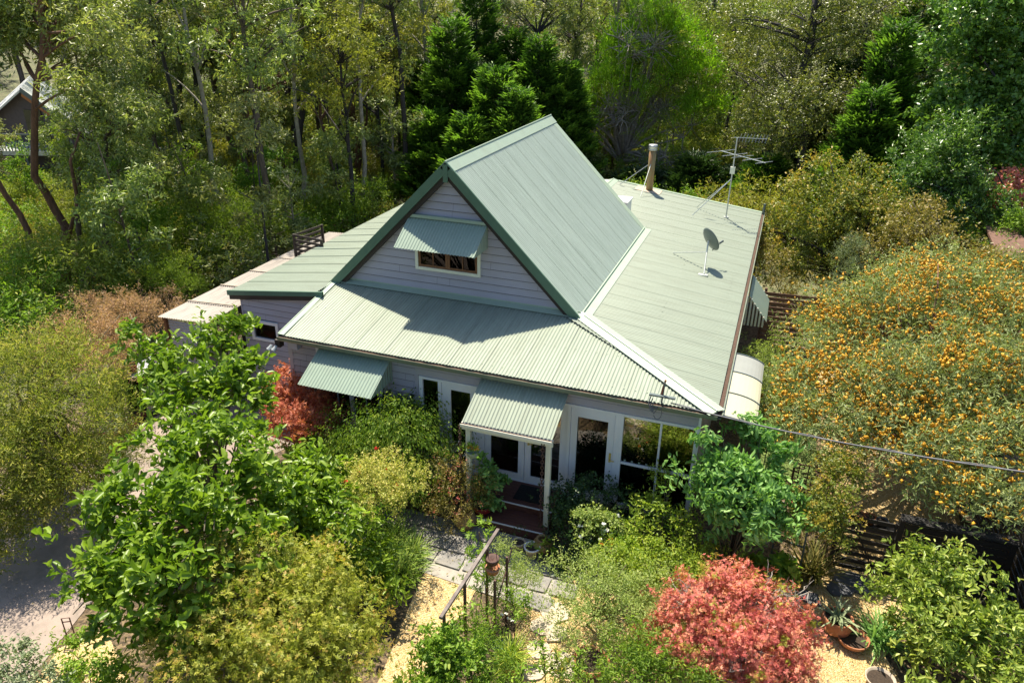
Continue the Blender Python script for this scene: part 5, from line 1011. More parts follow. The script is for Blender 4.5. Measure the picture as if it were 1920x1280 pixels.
plant('tall_fern_bush', 'bright ferny shrub right of the citrus bush', 'shrub', tuple(Z(900, 1290)), [lobe(905, 1225, .4, 34, 1.3), lobe(930, 1270, .2, 36), lobe(890, 1190, .4, 20, 1.5), lobe(905, 1290, .1, 40)], [K(420, 10, 'rhomb', .075, .014, twig=.2, up=.8)], LM['bush'], seed=30, r0=.02)
def sapling(px, py, h, label, seed, lm='citrus', n=46):
    b_ = Z(px, py); rg = np.random.default_rng(seed); root = empty('sapling', tuple(b_), label, 'sapling')
    ln_ = rg.normal(0, .10, 2); pts = [b_+np.array([ln_[0]*t*t, ln_[1]*t*t, h*t]) for t in np.linspace(0, 1, 8)]
    mb = MB(); mb.tube(pts, [.012*(1-.8*i/7) for i in range(8)], 5)
    P_ = []; D_2 = []
    for i in range(n):
        t = rg.uniform(.25, 1); p = b_+np.array([ln_[0]*t*t, ln_[1]*t*t, h*t]); a = i*2.4; d = np.array([math.cos(a), math.sin(a), .55]); P_.append(p); D_2.append(d)
    for i in range(5):
        t = .3+.12*i; p = b_+np.array([ln_[0]*t*t, ln_[1]*t*t, h*t]); a = i*2.1+seed; e = p+np.array([math.cos(a)*.25, math.sin(a)*.25, .22]); mb.tube([p, (p+e)/2+[0, 0, .02], e], [.007, .005, .003], 4)
        for j in range(12): P_.append(p+(e-p)*rg.uniform(.2, 1)); D_2.append(unit(rg.normal(0, 1, 3)+[0, 0, .5]))
    P_ = np.array(P_); D_2 = unit(np.array(D_2)); N = len(P_)
    leaf_mesh('leaves', [('oval', P_, D_2, np.tile([0, 0, 1.], (N, 1))+rg.normal(0, .2, (N, 3)), rg.uniform(.07, .12, N), rg.uniform(.025, .04, N), rg.uniform(0, 1, N), rg.uniform(.3, 1, N), 0)], LM[lm], root)
    mb.build('stem', M['leafbark'], root, True)
for i, (px, py, h, lab) in enumerate([(1022, 1300, 1.45, 'tall thin sapling over the pale stepping stones'), (1050, 1340, 1.3, 'thin sapling at the bottom edge right of the stepping stones'), (975, 1330, 1.1, 'sapling at the bottom edge by the yellow pot'), (1075, 1300, .9, 'short sapling left of the terracotta bowl')]): sapling(px, py, h, lab, 40+i, 'orangetip' if i == 1 else 'citrus')
plant('peach_shrub', 'leafy green shrub in front of the terracotta bowl at the bottom edge', 'shrub', tuple(Z(1190, 1310)), [lobe(1160, 1240, .4, 45), lobe(1210, 1230, .5, 48), lobe(1180, 1280, .3, 55), lobe(1250, 1275, .3, 50), lobe(1110, 1290, .2, 40), lobe(1300, 1290, .2, 40), lobe(1050, 1290, .2, 30)], [K(640, 9, 'oval', .075, .022, twig=.2, up=.6, lump=.35)], LM['bush'], seed=50, r0=.02, ntips=30)
plant('kangaroo_paw', 'small coral flowering tuft left of the coral maple', 'plant', tuple(Z(1205, 1215)), [lobe(1205, 1200, .2, 14), lobe(1195, 1185, .3, 9)], [K(30, 10, 'star', .045, .045, twig=.08)], LM['pinkacer'], seed=51, r0=.01)
plant('bottom_left_shrub', 'grey leaved shrub at the bottom left corner beside the driveway', 'shrub', tuple(Z(60, 1300)), [lobe(40, 1270, .3, 46), lobe(90, 1275, .3, 36), lobe(20, 1240, .5, 26)], [K(260, 9, 'oval', .06, .034, twig=.2)], LM['grey'], seed=52, r0=.015)
plant('bottom_left_plant', 'bright green low plant under the broad leaved tree at the bottom edge', 'shrub', tuple(Z(170, 1290)), [lobe(170, 1270, .1, 40), lobe(220, 1280, .2, 44), lobe(130, 1215, .0, 22, .5)], [K(220, 9, 'oval', .08, .035, twig=.2)], LM['citrus'], seed=53, r0=.015)
plant('under_shrub', 'deep green shrub between the broad leaved tree and the paving', 'shrub', (-8.2, -2.6, GZ), [lobe(640, 1030, .3, 60), lobe(690, 1080, .2, 50), lobe(560, 960, .6, 60), lobe(600, 1080, .4, 60), lobe(640, 960, .4, 36)], [K(760, 9, 'oval', .13, .055, twig=.22)], LM['magnolia'], seed=54, r0=.03)
# left of the driveway
ywl = [lobe(60, 740, 2.3, 105), lobe(150, 790, 2.0, 90), lobe(40, 860, 1.5, 100), lobe(130, 900, 1.0, 85), lobe(10, 700, 2.6, 70), lobe(100, 670, 2.4, 60), lobe(190, 860, 1.1, 50), lobe(-60, 820, 2.0, 110), lobe(50, 950, .6, 70), lobe(-40, 920, 1.0, 90), lobe(-10, 1000, .4, 55), lobe(110, 950, .5, 55), lobe(170, 900, .7, 42), lobe(30, 1000, .3, 40)]
plant('wattle_bush', 'huge yellow green narrow leaved bush left of the driveway', 'shrub', (-17.4, -1.8, GZ), ywl, [K(4300, 12, 'rhomb', .10, .018, twig=.30, up=.45, flare=.7, shell=.5, lump=.28)], LM['wattle'], 'leafbark', .09, 60, .3, ntips=80)
pk = [lobe(230, 590, 1.7, 55, .7), lobe(170, 640, 1.8, 55, .7), lobe(270, 610, 1.3, 48, .7), lobe(180, 580, 1.9, 48, .6), lobe(210, 680, 1.2, 52, .8), lobe(110, 640, 1.9, 35), lobe(310, 580, 1.2, 30), lobe(240, 640, 1.2, 40), lobe(150, 700, 1.4, 50)]
plant('pink_plumed_bush', 'dusty pink feathery bush behind the bench', 'shrub', (-18.6, 3.5, GZ), pk, [K(1900, 13, 'rhomb', .085, .012, twig=.25, up=.6, lump=.3)], LM['pinkbrush'], seed=61, r0=.06, ntips=50)
plant('grey_shrub', 'grey green bushy shrub at the driveway edge beneath the bench', 'shrub', tuple(Z(215, 870)), [lobe(215, 820, .3, 34), lobe(225, 850, .0, 26), lobe(200, 790, .3, 20)], [K(360, 11, 'rhomb', .055, .014, twig=.16, up=.6)], LM['grey'], seed=62, r0=.02)
plant('dark_hedge', 'dark small leaved shrub at the end of the white bench', 'shrub', tuple(Z(225, 790)), [lobe(225, 740, .4, 40), lobe(215, 700, .8, 30), lobe(240, 770, .1, 28), lobe(200, 760, .4, 30)], [K(560, 9, 'rhomb', .05, .032, twig=.13)], LM['citrus'], seed=63, r0=.03)

# ------------------------------------------------------------------ right hand trees
gl = [lobe(1650, 620, 2.4, 110), lobe(1780, 600, 2.5, 120), lobe(1560, 720, 1.9, 85), lobe(1680, 760, 2.1, 110), lobe(1820, 740, 2.4, 115), lobe(1730, 540, 2.6, 70), lobe(1500, 800, 1.6, 48), lobe(1600, 820, 1.7, 60), lobe(1750, 860, 2.0, 80), lobe(1880, 850, 2.2, 80), lobe(1900, 640, 2.6, 100), lobe(1870, 930, 2.0, 60), lobe(1470, 760, 1.7, 36), lobe(1560, 600, 2.0, 50), lobe(1880, 540, 2.4, 60), lobe(1960, 760, 2.6, 110)]
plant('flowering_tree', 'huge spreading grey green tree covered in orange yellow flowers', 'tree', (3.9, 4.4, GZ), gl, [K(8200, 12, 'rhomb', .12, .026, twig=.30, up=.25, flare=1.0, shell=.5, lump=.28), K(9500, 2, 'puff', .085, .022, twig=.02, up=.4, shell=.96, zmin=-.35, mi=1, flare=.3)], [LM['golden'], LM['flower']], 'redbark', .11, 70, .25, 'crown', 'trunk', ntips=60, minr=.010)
ot = [lobeY(1560, 400, 15.5, 80), lobeY(1600, 350, 16, 48), lobeY(1540, 330, 16, 34), lobeY(1500, 450, 15, 55), lobeY(1600, 460, 15, 75), lobeY(1650, 400, 15.5, 45), lobeY(1470, 500, 15, 42), lobeY(1540, 520, 14.5, 50), lobeY(1450, 420, 15.5, 26), lobeY(1560, 300, 16, 16), lobeY(1680, 450, 14.5, 50)]
plant('orange_tipped_tree', 'rounded dark leaved tree with orange new growth behind the right roof', 'tree', (3.4, 15.6, GZ), ot, [K(2500, 10, 'rhomb', .11, .06, twig=.28, up=.55, shell=.5, lump=.35)], LM['orangetip'], 'darkbark', .12, 71, .3, 'crown', 'trunk', ntips=40)
br = [lobeY(1700, 440, 13, 50), lobeY(1740, 470, 12.5, 55), lobeY(1800, 500, 12, 55), lobeY(1850, 540, 11.5, 55), lobeY(1670, 510, 13, 50), lobeY(1640, 480, 13.5, 40), lobeY(1720, 400, 13.5, 30), lobeY(1900, 580, 11, 50), lobeY(1890, 510, 12, 30)]
plant('bronze_tree', 'bronze leaved tree behind the orange flowered tree', 'tree', (6.6, 12.5, GZ), br, [K(1700, 9, 'rhomb', .10, .055, twig=.3, up=.5, lump=.35)], LM['bronze'], 'bark', .10, 72, .3, 'crown', 'trunk', ntips=50)
plant('grey_pine', 'small grey green pine between the orange tipped tree and the flowering tree', 'tree', (3.4, 12.2, GZ), [lobeY(1590, 500, 12.2, 30, 1.4), lobeY(1580, 545, 12, 26), lobeY(1605, 460, 12.2, 18), lobeY(1560, 570, 11.5, 20)], [K(520, 12, 'rhomb', .09, .012, twig=.2, up=.6)], LM['grey'], seed=73, crown='crown', stem='trunk')
plant('side_shrub', 'dark feathery shrub between the right wall and the slat fence', 'shrub', (.3, 4.6, GZ), [(np.array([.1, 4.2, .9]), np.array([.55, .9, 1.0])), (np.array([.3, 5.8, .8]), np.array([.55, .9, .9])), (np.array([.9, 5.0, .5]), np.array([.5, .8, .8]))], [K(900, 11, 'rhomb', .10, .014, twig=.22, up=.6)], LM['sage'], seed=74, r0=.04)
plant('side_bush', 'yellow and rust leaved bush against the rear of the right wall', 'shrub', (.9, 12.8, GZ), [lobeY(1440, 500, 12.8, 32, 1.3), lobeY(1460, 545, 12, 30), lobeY(1425, 470, 13.5, 16)], [K(430, 9, 'rhomb', .08, .04, twig=.2)], LM['bronze'], seed=75)
def conifer(px, yb, top_px, rpx, label, seed, lm='cypress', dens=1.0, droop=.0, group=None, n=1500):
    """upright tree of layered sprays; trunk foot on the ground at depth yb"""
    rg = np.random.default_rng(seed); top = Y(px, top_px, yb); b_ = np.array([top[0], yb, float(hill(top[0], yb))]); H = top[2]-b_[2]; Rm = rpx*dist(top)/FPX*1.3
    root = empty('conifer', tuple(b_), label, 'conifer', group); mb = MB(); mb.tube([b_+[0, 0, H*t] for t in np.linspace(0, .97, 7)], [max(.02, .16*(1-t)) for t in np.linspace(0, 1, 7)], 7); 
    nb = int(n*dens); P_ = []; A_2 = []; 
    nbr = int(95*dens); 
    for i in range(nbr):
        f = (i+.5)/nbr; h = H*(.06+.93*f); rr = Rm*(1-f)**.7*rg.uniform(.45, 1.15)+.12; a = i*2.399+rg.uniform(-.3, .3); e = np.array([math.cos(a), math.sin(a), 0]); k_ = max(3, int(nb*rr/(Rm*.6)/nbr))
        if i % 3 == 0: mb.tube([b_+[0, 0, h], b_+[0, 0, h+rr*.15]+e*rr*.6, b_+[0, 0, h+rr*.35-droop*rr]+e*rr], [.03, .018, .006], 4, False)
        for s_ in range(k_):
            q = rg.uniform(.18, 1)**.8; sw = rg.normal(0, .22)*rr*q; P_.append(b_+[0, 0, h+rr*(.30*q*q-droop*q)+rg.normal(0, .08)]+e*rr*q+np.array([-e[1], e[0], 0])*sw); A_2.append(unit(e+np.array([-e[1], e[0], 0])*rg.normal(0, .5)+[0, 0, .45-droop+.2*q]))
    P_ = np.array(P_); A_2 = np.array(A_2); lpc = 9; k_ = np.repeat(np.arange(len(P_)), lpc); t = rg.uniform(0, 1, len(k_)); A = A_2[k_]
    side = unit(np.cross(A, [0, 0, 1.])); sg = np.where(rg.random(len(k_)) < .5, 1, -1)[:, None]
    pos = P_[k_]+A*(t*.5)[:, None]+rg.normal(0, .07, (len(k_), 3)); d = unit(A*.8+side*sg*.75*(1.1-t)[:, None]+rg.normal(0, .18, A.shape)); nr = unit(np.cross(side, A)+rg.normal(0, .35, A.shape))
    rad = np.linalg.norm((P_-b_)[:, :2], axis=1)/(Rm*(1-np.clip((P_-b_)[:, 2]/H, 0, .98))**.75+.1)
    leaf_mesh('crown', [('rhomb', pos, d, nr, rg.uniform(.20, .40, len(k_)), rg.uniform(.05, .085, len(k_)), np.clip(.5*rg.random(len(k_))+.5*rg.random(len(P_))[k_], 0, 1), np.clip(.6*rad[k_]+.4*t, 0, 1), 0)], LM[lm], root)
    mb.build('trunk', M['darkbark'], root, True); return root
con = [(800, 26, 118, 48, 'left edge cypress of the dark row behind the ridge, lower than its neighbour'), (845, 24, 40, 62, 'tall dark cypress second from the left in the row behind the ridge'), (893, 27, -35, 70, 'tallest dark cypress in the row behind the ridge'), (930, 23, 130, 56, 'short cypress just above the ridge of the gable'), (965, 28, 60, 60, 'cypress right of the tallest one in the row'), (1012, 26, 75, 62, 'broad cypress above the rear end of the ridge'),
       (1062, 27, 120, 52, 'low cypress between the ridge end and the bright feathery tree'), (880, 21.5, 225, 46, 'small cypress low behind the front of the ridge'), (810, 22, 215, 46, 'small cypress left of the gable peak'), (970, 22, 175, 44, 'small bright tipped cypress touching the ridge')]
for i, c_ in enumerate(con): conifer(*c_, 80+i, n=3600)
for i, c_ in enumerate([(1690, 24, 40, 68, 'dark cypress left of the dense green tree'), (1745, 28, -40, 75, 'very tall dark cypress behind the dense green tree'), (1640, 22, 170, 60, 'dark cypress behind the orange tipped tree'), (1590, 26, 120, 60, 'shaded cypress behind the brown green gums'), (1380, 26, 330, 50, 'low dark conifer behind the television aerial'), (1310, 25, 300, 44, 'low dark conifer right of the flue'), (1200, 26, 330, 40, 'low dark conifer behind the flue'), (1440, 24, 300, 40, 'dark conifer behind the rear roof corner')]): conifer(*c_, 100+i, lm='dark' if 'low dark' in c_[4] or 'shaded' in c_[4] else 'cypress', n=3000)  # low and shaded conifers get darker leaves, their shade put into the colour
# feathery bright tree
ml = [lobeY(1220, 120, 31, 85), lobeY(1150, 190, 30, 62), lobeY(1290, 170, 31, 62), lobeY(1250, 80, 31, 50), lobeY(1180, 120, 31, 50), lobeY(1310, 230, 30, 44), lobeY(1270, 250, 29, 50), lobeY(1120, 230, 30, 34), lobeY(1300, 300, 29, 42), lobeY(1190, 220, 30, 55), lobeY(1240, 320, 28, 40)]
ml2 = ml[:6]+[lobeY(1120, 225, 30, 30)]
mroot = plant('feathery_tree', 'bright lime topped feathery tree with bare grey branches below, behind the flue', 'tree', (-9.3, 31, GZ), ml, [K(2600, 9, 'rhomb', .20, .03, twig=.4, up=.6, flare=.7, zmin=-.5, shell=.4, lump=.4)], LM['melaleuca'], 'palebark', .20, 130, .35, 'crown', 'trunk', ntips=80, ntw=9, twl=1.3, minr=.014)
rng = np.random.default_rng(7); leaf_mesh('new_growth', [cloud(rng, ml2, 2800, 12, 'rhomb', .24, .034, twig=.5, up=.8, flare=.5, zmin=.15, shell=.85, lump=.25)], LM['limefine'], mroot)
# dense green trees at the right edge
pp = [lobeY(1800, 25, 21, 36), lobeY(1800, 100, 21, 46), lobeY(1795, 190, 21, 50), lobeY(1790, 280, 20.5, 46), lobeY(1790, 350, 20, 40), lobeY(1880, 10, 21, 40), lobeY(1885, 100, 21, 52), lobeY(1885, 200, 20.5, 52), lobeY(1880, 290, 20, 46), lobeY(1845, 240, 20, 34), lobeY(1930, 150, 21, 60)]
plant('dense_green_tree', 'tall dense glossy green tree at the right edge', 'tree', (14.0, 21, GZ), pp, [K(4200, 10, 'rhomb', .17, .11, twig=.3, up=.5, lump=.3)], LM['poplar'], 'darkbark', .2, 131, .3, 'crown', 'trunk', ntips=20)
cm = [lobeY(1790, 270, 18, 40, 1.2), lobeY(1750, 310, 17.5, 48), lobeY(1800, 340, 17.5, 50), lobeY(1720, 350, 17, 34), lobeY(1770, 400, 17, 52), lobeY(1850, 390, 17, 34), lobeY(1700, 390, 17, 32)]
plant('camellia_tree', 'upright glossy mid green tree in front of the tall dense tree', 'tree', (9.6, 17.5, GZ), cm, [K(1900, 10, 'rhomb', .15, .055, twig=.35, up=.75, lump=.35)], LM['camellia'], 'darkbark', .12, 132, .3, 'crown', 'trunk', ntips=20)
bl = [lobeY(1880, 370, 18, 36), lobeY(1910, 390, 18, 34), lobeY(1860, 350, 18.5, 22), lobeY(1930, 350, 18, 40)]
plant('blossom_tree', 'small pink blossom tree at the right edge', 'tree', (13.5, 18, GZ), bl, [K(480, 9, 'rhomb', .09, .07, twig=.2)], LM['blossom'], 'darkbark', .08, 133, .3, 'crown', 'trunk')
plant('lime_shrub', 'lime green shrub below the pink blossom', 'shrub', (12.2, 16, GZ), [lobeY(1890, 440, 16, 36), lobeY(1920, 430, 16, 34), lobeY(1860, 460, 15.5, 24)], [K(420, 9, 'rhomb', .10, .05, twig=.25)], LM['bush'], seed=134)
nb2 = empty('neighbour_carport', tuple(Z(1900, 560)), 'brown roofed neighbouring shed at the right edge', 'shed')
a = Y(1872, 478, 13.5); mb = MB(); mb.slab([a, a+[4, 0, 0], a+[4, 2.5, .3], a+[0, 2.5, .3]], .08); mb.build('roof', M['brownfence'], nb2)
mb = MB(); mb.box((a[0]+.05, 13.5, a[2]-.45), (a[0]+4, 13.56, a[2]-.09)); mb.build('fascia_board', M['stonepot'], nb2); mb = MB(); mb.box((a[0]+.2, 13.7, GZ), (a[0]+4, 15.8, a[2]-.1)); mb.build('wall', M['stonepot'], nb2)

# ------------------------------------------------------------------ gum trees
def gum(name, label, path, y, r0, lobes, seed, lm='euc', bark='bark', n=700, group=None, ln=.22, wd=.055, lpc=10, ntips=26, forks=()):
    """path: trunk as picture points on the upright plane at depth y; a real tree standing there"""
    rg = np.random.default_rng(seed); pts = [Y(a, b, y) for a, b in path]; pts[0][2] = float(hill(pts[0][0], y))-.1
    for i in range(1, len(pts)): pts[i] = pts[i]+np.array([0, rg.normal(0, .25), 0])
    root = empty(name, tuple(pts[0]), label, 'tree', group); mb = MB(); m_ = len(pts)
    fine = []
    for i in range(m_-1):
        for t in np.linspace(0, 1, 4)[:-1]: fine.append(pts[i]*(1-t)+pts[i+1]*t+rg.normal(0, .03, 3))
    fine.append(pts[-1]); k_ = len(fine)
    mb.tube(fine, [r0*(1.25-.75*i/(k_-1)) if i else r0*1.5 for i in range(k_)], 9)
    for fk in forks: q = [Y(a, b, y)+np.array([0, rg.normal(0, .3), 0]) for a, b in fk]; mb.tube(q, [r0*.62*(1-.55*i/(len(q)-1)) for i in range(len(q))], 7)
    LB = [lobeY(a, b, y+rg.normal(0, 1.0), r, .75) for a, b, r in lobes]; tips = [c for c, r in LB]
    P, D, _ = clusters(rg, LB, ntips, .3, -.2); tips += list(P)
    for tp in tips:
        s = min(fine[k_//3:], key=lambda q: np.linalg.norm(q-tp)+max(0, q[2]-tp[2]+.6)*2); L = np.linalg.norm(tp-s); mid = (s+tp)/2+np.array([0, 0, .1*L])+rg.normal(0, .07*L, 3)
        q = [(1-t)**2*s+2*t*(1-t)*mid+t*t*tp for t in np.linspace(0, 1, 6)]; rr = min(r0*.4, .02+.018*L); mb.tube(q, [rr*(1-.8*i/5) for i in range(6)], 5, False)
    twigs(mb, rg, tips, 2, .9, .012)
    leaf_mesh('crown', [cloud(rg, LB, int(n*1.35), lpc, 'rhomb', ln*.82, wd, twig=.34, up=.3, droop=.22, flare=1.0, shell=.25, zmin=-.7, lump=.35)], LM[lm], root)
    mb.build('trunk', M[bark], root, True); return root
gy = lambda px, py: float(Z(px, py)[1])
gum('gum_tree', 'leaning brown gum at the left edge with a bare curved trunk', [(60, 560), (30, 440), (0, 330), (-30, 200)], gy(60, 560), .11, [(-20, 30, 60), (-60, 130, 50)], 201, 'euc', 'redbark', 420)
gum('gum_tree', 'forked brown gum in front of the neighbouring deck', [(118, 520), (100, 430), (75, 330), (78, 200), (86, 60), (85, -30)], gy(118, 530), .135, [(50, 20, 80), (130, 40, 70), (25, 75, 50), (180, 120, 55), (110, -10, 80), (200, 50, 55), (150, 170, 35)], 202, 'euc', 'redbark', 1200, forks=[[(120, 470), (140, 380), (145, 300), (150, 240)]])
gum('gum_tree', 'straight thick charcoal gum trunk beside the clearing', [(565, 380), (560, 260), (572, 130), (565, 20), (565, -60)], gy(565, 378), .24, [(600, 40, 50), (540, -10, 70), (620, -20, 60)], 203, 'euc2', 'darkbark', 480)
gum('gum_tree', 'dark forked gum behind the small green balustrade', [(340, 345), (330, 250), (335, 170), (325, 80), (330, -20)], gy(340, 350), .18, [(330, 60, 70), (280, 110, 60), (380, 40, 60), (300, 10, 60), (250, 150, 40)], 204, 'euc', 'darkbark', 800, forks=[[(345, 310), (352, 250), (340, 200)]])
gum('gum_tree', 'thin gum leaning left across the balustrade', [(312, 340), (290, 270), (270, 200), (262, 165), (250, 120)], gy(312, 345), .14, [(250, 130, 45), (225, 100, 45), (290, 130, 35)], 205, 'euc', 'bark', 380, forks=[[(270, 190), (295, 150), (310, 130)]])
gum('gum_tree', 'pale leaning gum between the balustrade and the straight charcoal gum', [(450, 340), (435, 280), (410, 210), (390, 130), (375, 60)], gy(450, 345), .19, [(390, 90, 55), (430, 60, 50), (360, 50, 60), (420, 140, 40)], 206, 'euc2', 'bark', 620)
gum('gum_tree', 'dark sinuous gum left of the straight charcoal gum', [(522, 345), (525, 270), (545, 190), (538, 100), (545, 0)], gy(522, 348), .20, [(520, 80, 55), (500, 20, 60), (560, 50, 45), (480, 120, 45)], 207, 'euc2', 'darkbark', 620)
gum('gum_tree', 'slim red brown gum with twin stems near the clearing', [(673, 350), (668, 250), (662, 150), (660, 70), (655, -10)], gy(673, 352), .15, [(650, 90, 55), (690, 60, 50), (630, 30, 60), (640, 230, 40)], 208, 'euc2', 'redbark', 620, forks=[[(676, 340), (690, 250), (700, 160), (690, 100)]])
gum('gum_tree', 'dark gum leaning left behind the cypress row', [(782, 240), (765, 160), (745, 80), (735, -20)], 34.0, .20, [(720, 40, 55), (770, 10, 50), (690, -10, 55), (700, 110, 40)], 209, 'euc2', 'darkbark', 620)
gum('gum_tree', 'thin gum with a curved stem right of the twin stemmed gum', [(730, 330), (722, 250), (745, 200), (752, 150), (760, 100)], gy(735, 335), .11, [(740, 150, 38), (720, 190, 34), (760, 110, 34)], 210, 'euc2', 'darkbark', 300)
gum('gum_tree', 'thin pale gum in the scrub left of the lean-to', [(213, 510), (210, 430), (204, 330), (208, 260)], gy(213, 512), .10, [(210, 280, 60), (240, 230, 55), (180, 310, 50), (230, 320, 50)], 211, 'euc', 'bark', 620)
gum('gum_tree', 'small gum with a bright yellow green crown over the scrub', [(150, 480), (148, 400), (160, 320), (175, 250)], gy(150, 482), .10, [(160, 230, 50), (190, 190, 55), (130, 260, 40), (200, 140, 45)], 212, 'euc2', 'bark', 640)
# gums behind the right roof
gum('gum_tree', 'dark many branched gum behind the television aerial', [(1450, 340), (1440, 260), (1490, 170), (1520, 80), (1530, -10)], 27.0, .26, [(1440, 60, 80), (1520, 40, 75), (1400, 130, 65), (1580, 90, 70), (1480, 130, 70), (1380, 40, 60), (1600, 10, 70), (1420, 200, 50)], 213, 'olive', 'darkbark', 1900, ln=.16, wd=.06)
gum('gum_tree', 'brown crowned gum above the orange tipped tree', [(1500, 330), (1510, 260), (1530, 200), (1540, 140)], 24.0, .20, [(1490, 220, 60), (1450, 240, 50), (1540, 180, 60), (1590, 200, 55), (1500, 280, 40), (1400, 270, 40)], 214, 'olive', 'darkbark', 1500, ln=.15, wd=.06)
gum('gum_tree', 'dark leaved gum filling the gap left of the dark cypresses', [(1610, 330), (1620, 240), (1630, 140), (1620, 40)], 27.0, .2, [(1620, 60, 70), (1650, 140, 65), (1600, 240, 60), (1680, 30, 60), (1560, 280, 45)], 215, 'olive', 'darkbark', 1400, ln=.16, wd=.06)

# bushland copies
def proto_gum(seed, H, lm, bark, nl=13, n=470, spread=1.0):
    rg = np.random.default_rng(seed); root = empty('gum_tree', (0, 0, 0), 'x', 'tree'); mb = MB(); lean = rg.normal(0, .045*H, 2)
    fine = [np.array([lean[0]*t*t+rg.normal(0, .1), lean[1]*t*t+rg.normal(0, .1), H*.9*t]) for t in np.linspace(0, 1, 10)]; fine[0][:2] = 0
    mb.tube(fine, [.125*(1.2-.95*i/9) for i in range(10)], 7); LB = []
    for i in range(nl):
        a = rg.uniform(0, 6.28); h = H*rg.uniform(.5, 1.0); q = spread*rg.uniform(.4, 3.0)*(1.15-.4*h/H); c = np.array([lean[0]*(h/H)**2+q*math.cos(a), lean[1]*(h/H)**2+q*math.sin(a), h]); r = rg.uniform(.7, 1.35); LB.append((c, np.array([r, r, r*.7])))
    tips = [c for c, r in LB]; P, D, _ = clusters(rg, LB, 16, .4, -.2); tips += list(P)
    for tp in tips:
        s = min(fine[3:], key=lambda q: np.linalg.norm(q-tp)+max(0, q[2]-tp[2]+.8)*2); L = np.linalg.norm(tp-s); mid = (s+tp)/2+np.array([0, 0, .12*L])+rg.normal(0, .08*L, 3)
        mb.tube([(1-t)**2*s+2*t*(1-t)*mid+t*t*tp for t in np.linspace(0, 1, 5)], [(.02+.018*L)*(1-.2*i) for i in range(5)], 4, False)
    leaf_mesh('crown', [cloud(rg, LB, int(n*1.25), 9, 'rhomb', .22, .075, twig=.38, up=.3, droop=.22, flare=1.0, shell=.25, zmin=-.7, lump=.35)], LM[lm], root); mb.build('trunk', M[bark], root, True); return root
def copy_tree(src, loc, rz, s, label, group):
    c_ = src.copy(); col.objects.link(c_); c_.location = loc; c_.rotation_euler = (0, 0, rz); c_.scale = (s, s, s*1.0); c_['label'] = label; c_['group'] = group
    for ch in src.children:
        d = ch.copy(); col.objects.link(d); d.parent = c_
    return c_
protos = [proto_gum(300, 15, 'euc', 'bark'), proto_gum(301, 18, 'euc2', 'darkbark', 15), proto_gum(302, 13, 'euc2', 'redbark', 12), proto_gum(303, 16, 'euc', 'palebark', 14), proto_gum(304, 13, 'bushy', 'darkbark', 13)]
rg = random.Random(77); placed = []
def inview(x, y, z=2, m=90):
    d = np.array([x, y, z])-CAM; q = d @ _f
    if q < 5: return None
    return 960+FPX*(d @ CR)/q, 640-FPX*(d @ CU)/q
def ok_spot(x, y, mind):
    if any((x-a)**2+(y-b)**2 < mind**2 for a, b in placed): return False
    if -17 < x < 6 and y < 19: return False
    return True
used = {}
def put(src, x, y, s, label, group):
    placed.append((x, y)); z = float(hill(x, y)); rz = rg.uniform(0, 6.28)
    if src.name not in used:
        used[src.name] = 1; src.location = (x, y, z); src.rotation_euler = (0, 0, rz); src.scale = (s, s, s); src['label'] = label; src['group'] = group; return src
    return copy_tree(src, (x, y, z), rz, s, label, group)
BANDS = [(30, 48, 2.6, 75, 'slender gum in the near bush', 'gums in the near bush'), (48, 75, 4.2, 110, 'distant gum in the middle bush', 'gums in the middle bush'), (75, 150, 6.5, 125, 'far gum on the hillside', 'gums on the far hillside')]
ZN = [(150, 'in line with the forked brown gum'), (300, 'in line with the thin gum leaning left'), (420, 'in line with the dark forked gum'), (540, 'in line with the sinuous gum'), (640, 'in line with the straight charcoal gum'), (780, 'in line with the twin stemmed gum'), (1090, 'in line with the cypress row'), (1360, 'in line with the bright feathery tree'), (1680, 'in line with the brown green gums'), (9999, 'in line with the dense green tree')]
def zone(lab, px): return lab+' '+[t for lim, t in ZN if px < lim][0]
for (d0, d1, md, cnt, lab, grp) in BANDS:
    k_ = 0; tries = 0
    while k_ < cnt and tries < 20000:
        tries += 1; ang = YAW+math.radians(90)+math.radians(rg.uniform(-38, 39)); dd_ = math.sqrt(rg.uniform(d0*d0, d1*d1)); x = CAM[0]+dd_*math.cos(ang); y = CAM[1]+dd_*math.sin(ang)
        if not ok_spot(x, y, md): continue
        q = inview(x, y, 5)
        if q is None or not -120 < q[0] < 2040: continue
        if q[0] > 760 and dd_ < 46: continue
        if q[0] < 225 and dd_ < 62: continue
        if d0 == 30 and 225 < q[0] < 350 and dd_ < 36: continue      # the neighbouring house stands there
        src = protos[rg.randrange(5)]; put(src, x, y, rg.uniform(.8, 1.2)*(1.25 if d0 == 75 else 1), zone(lab, q[0]), grp); k_ += 1
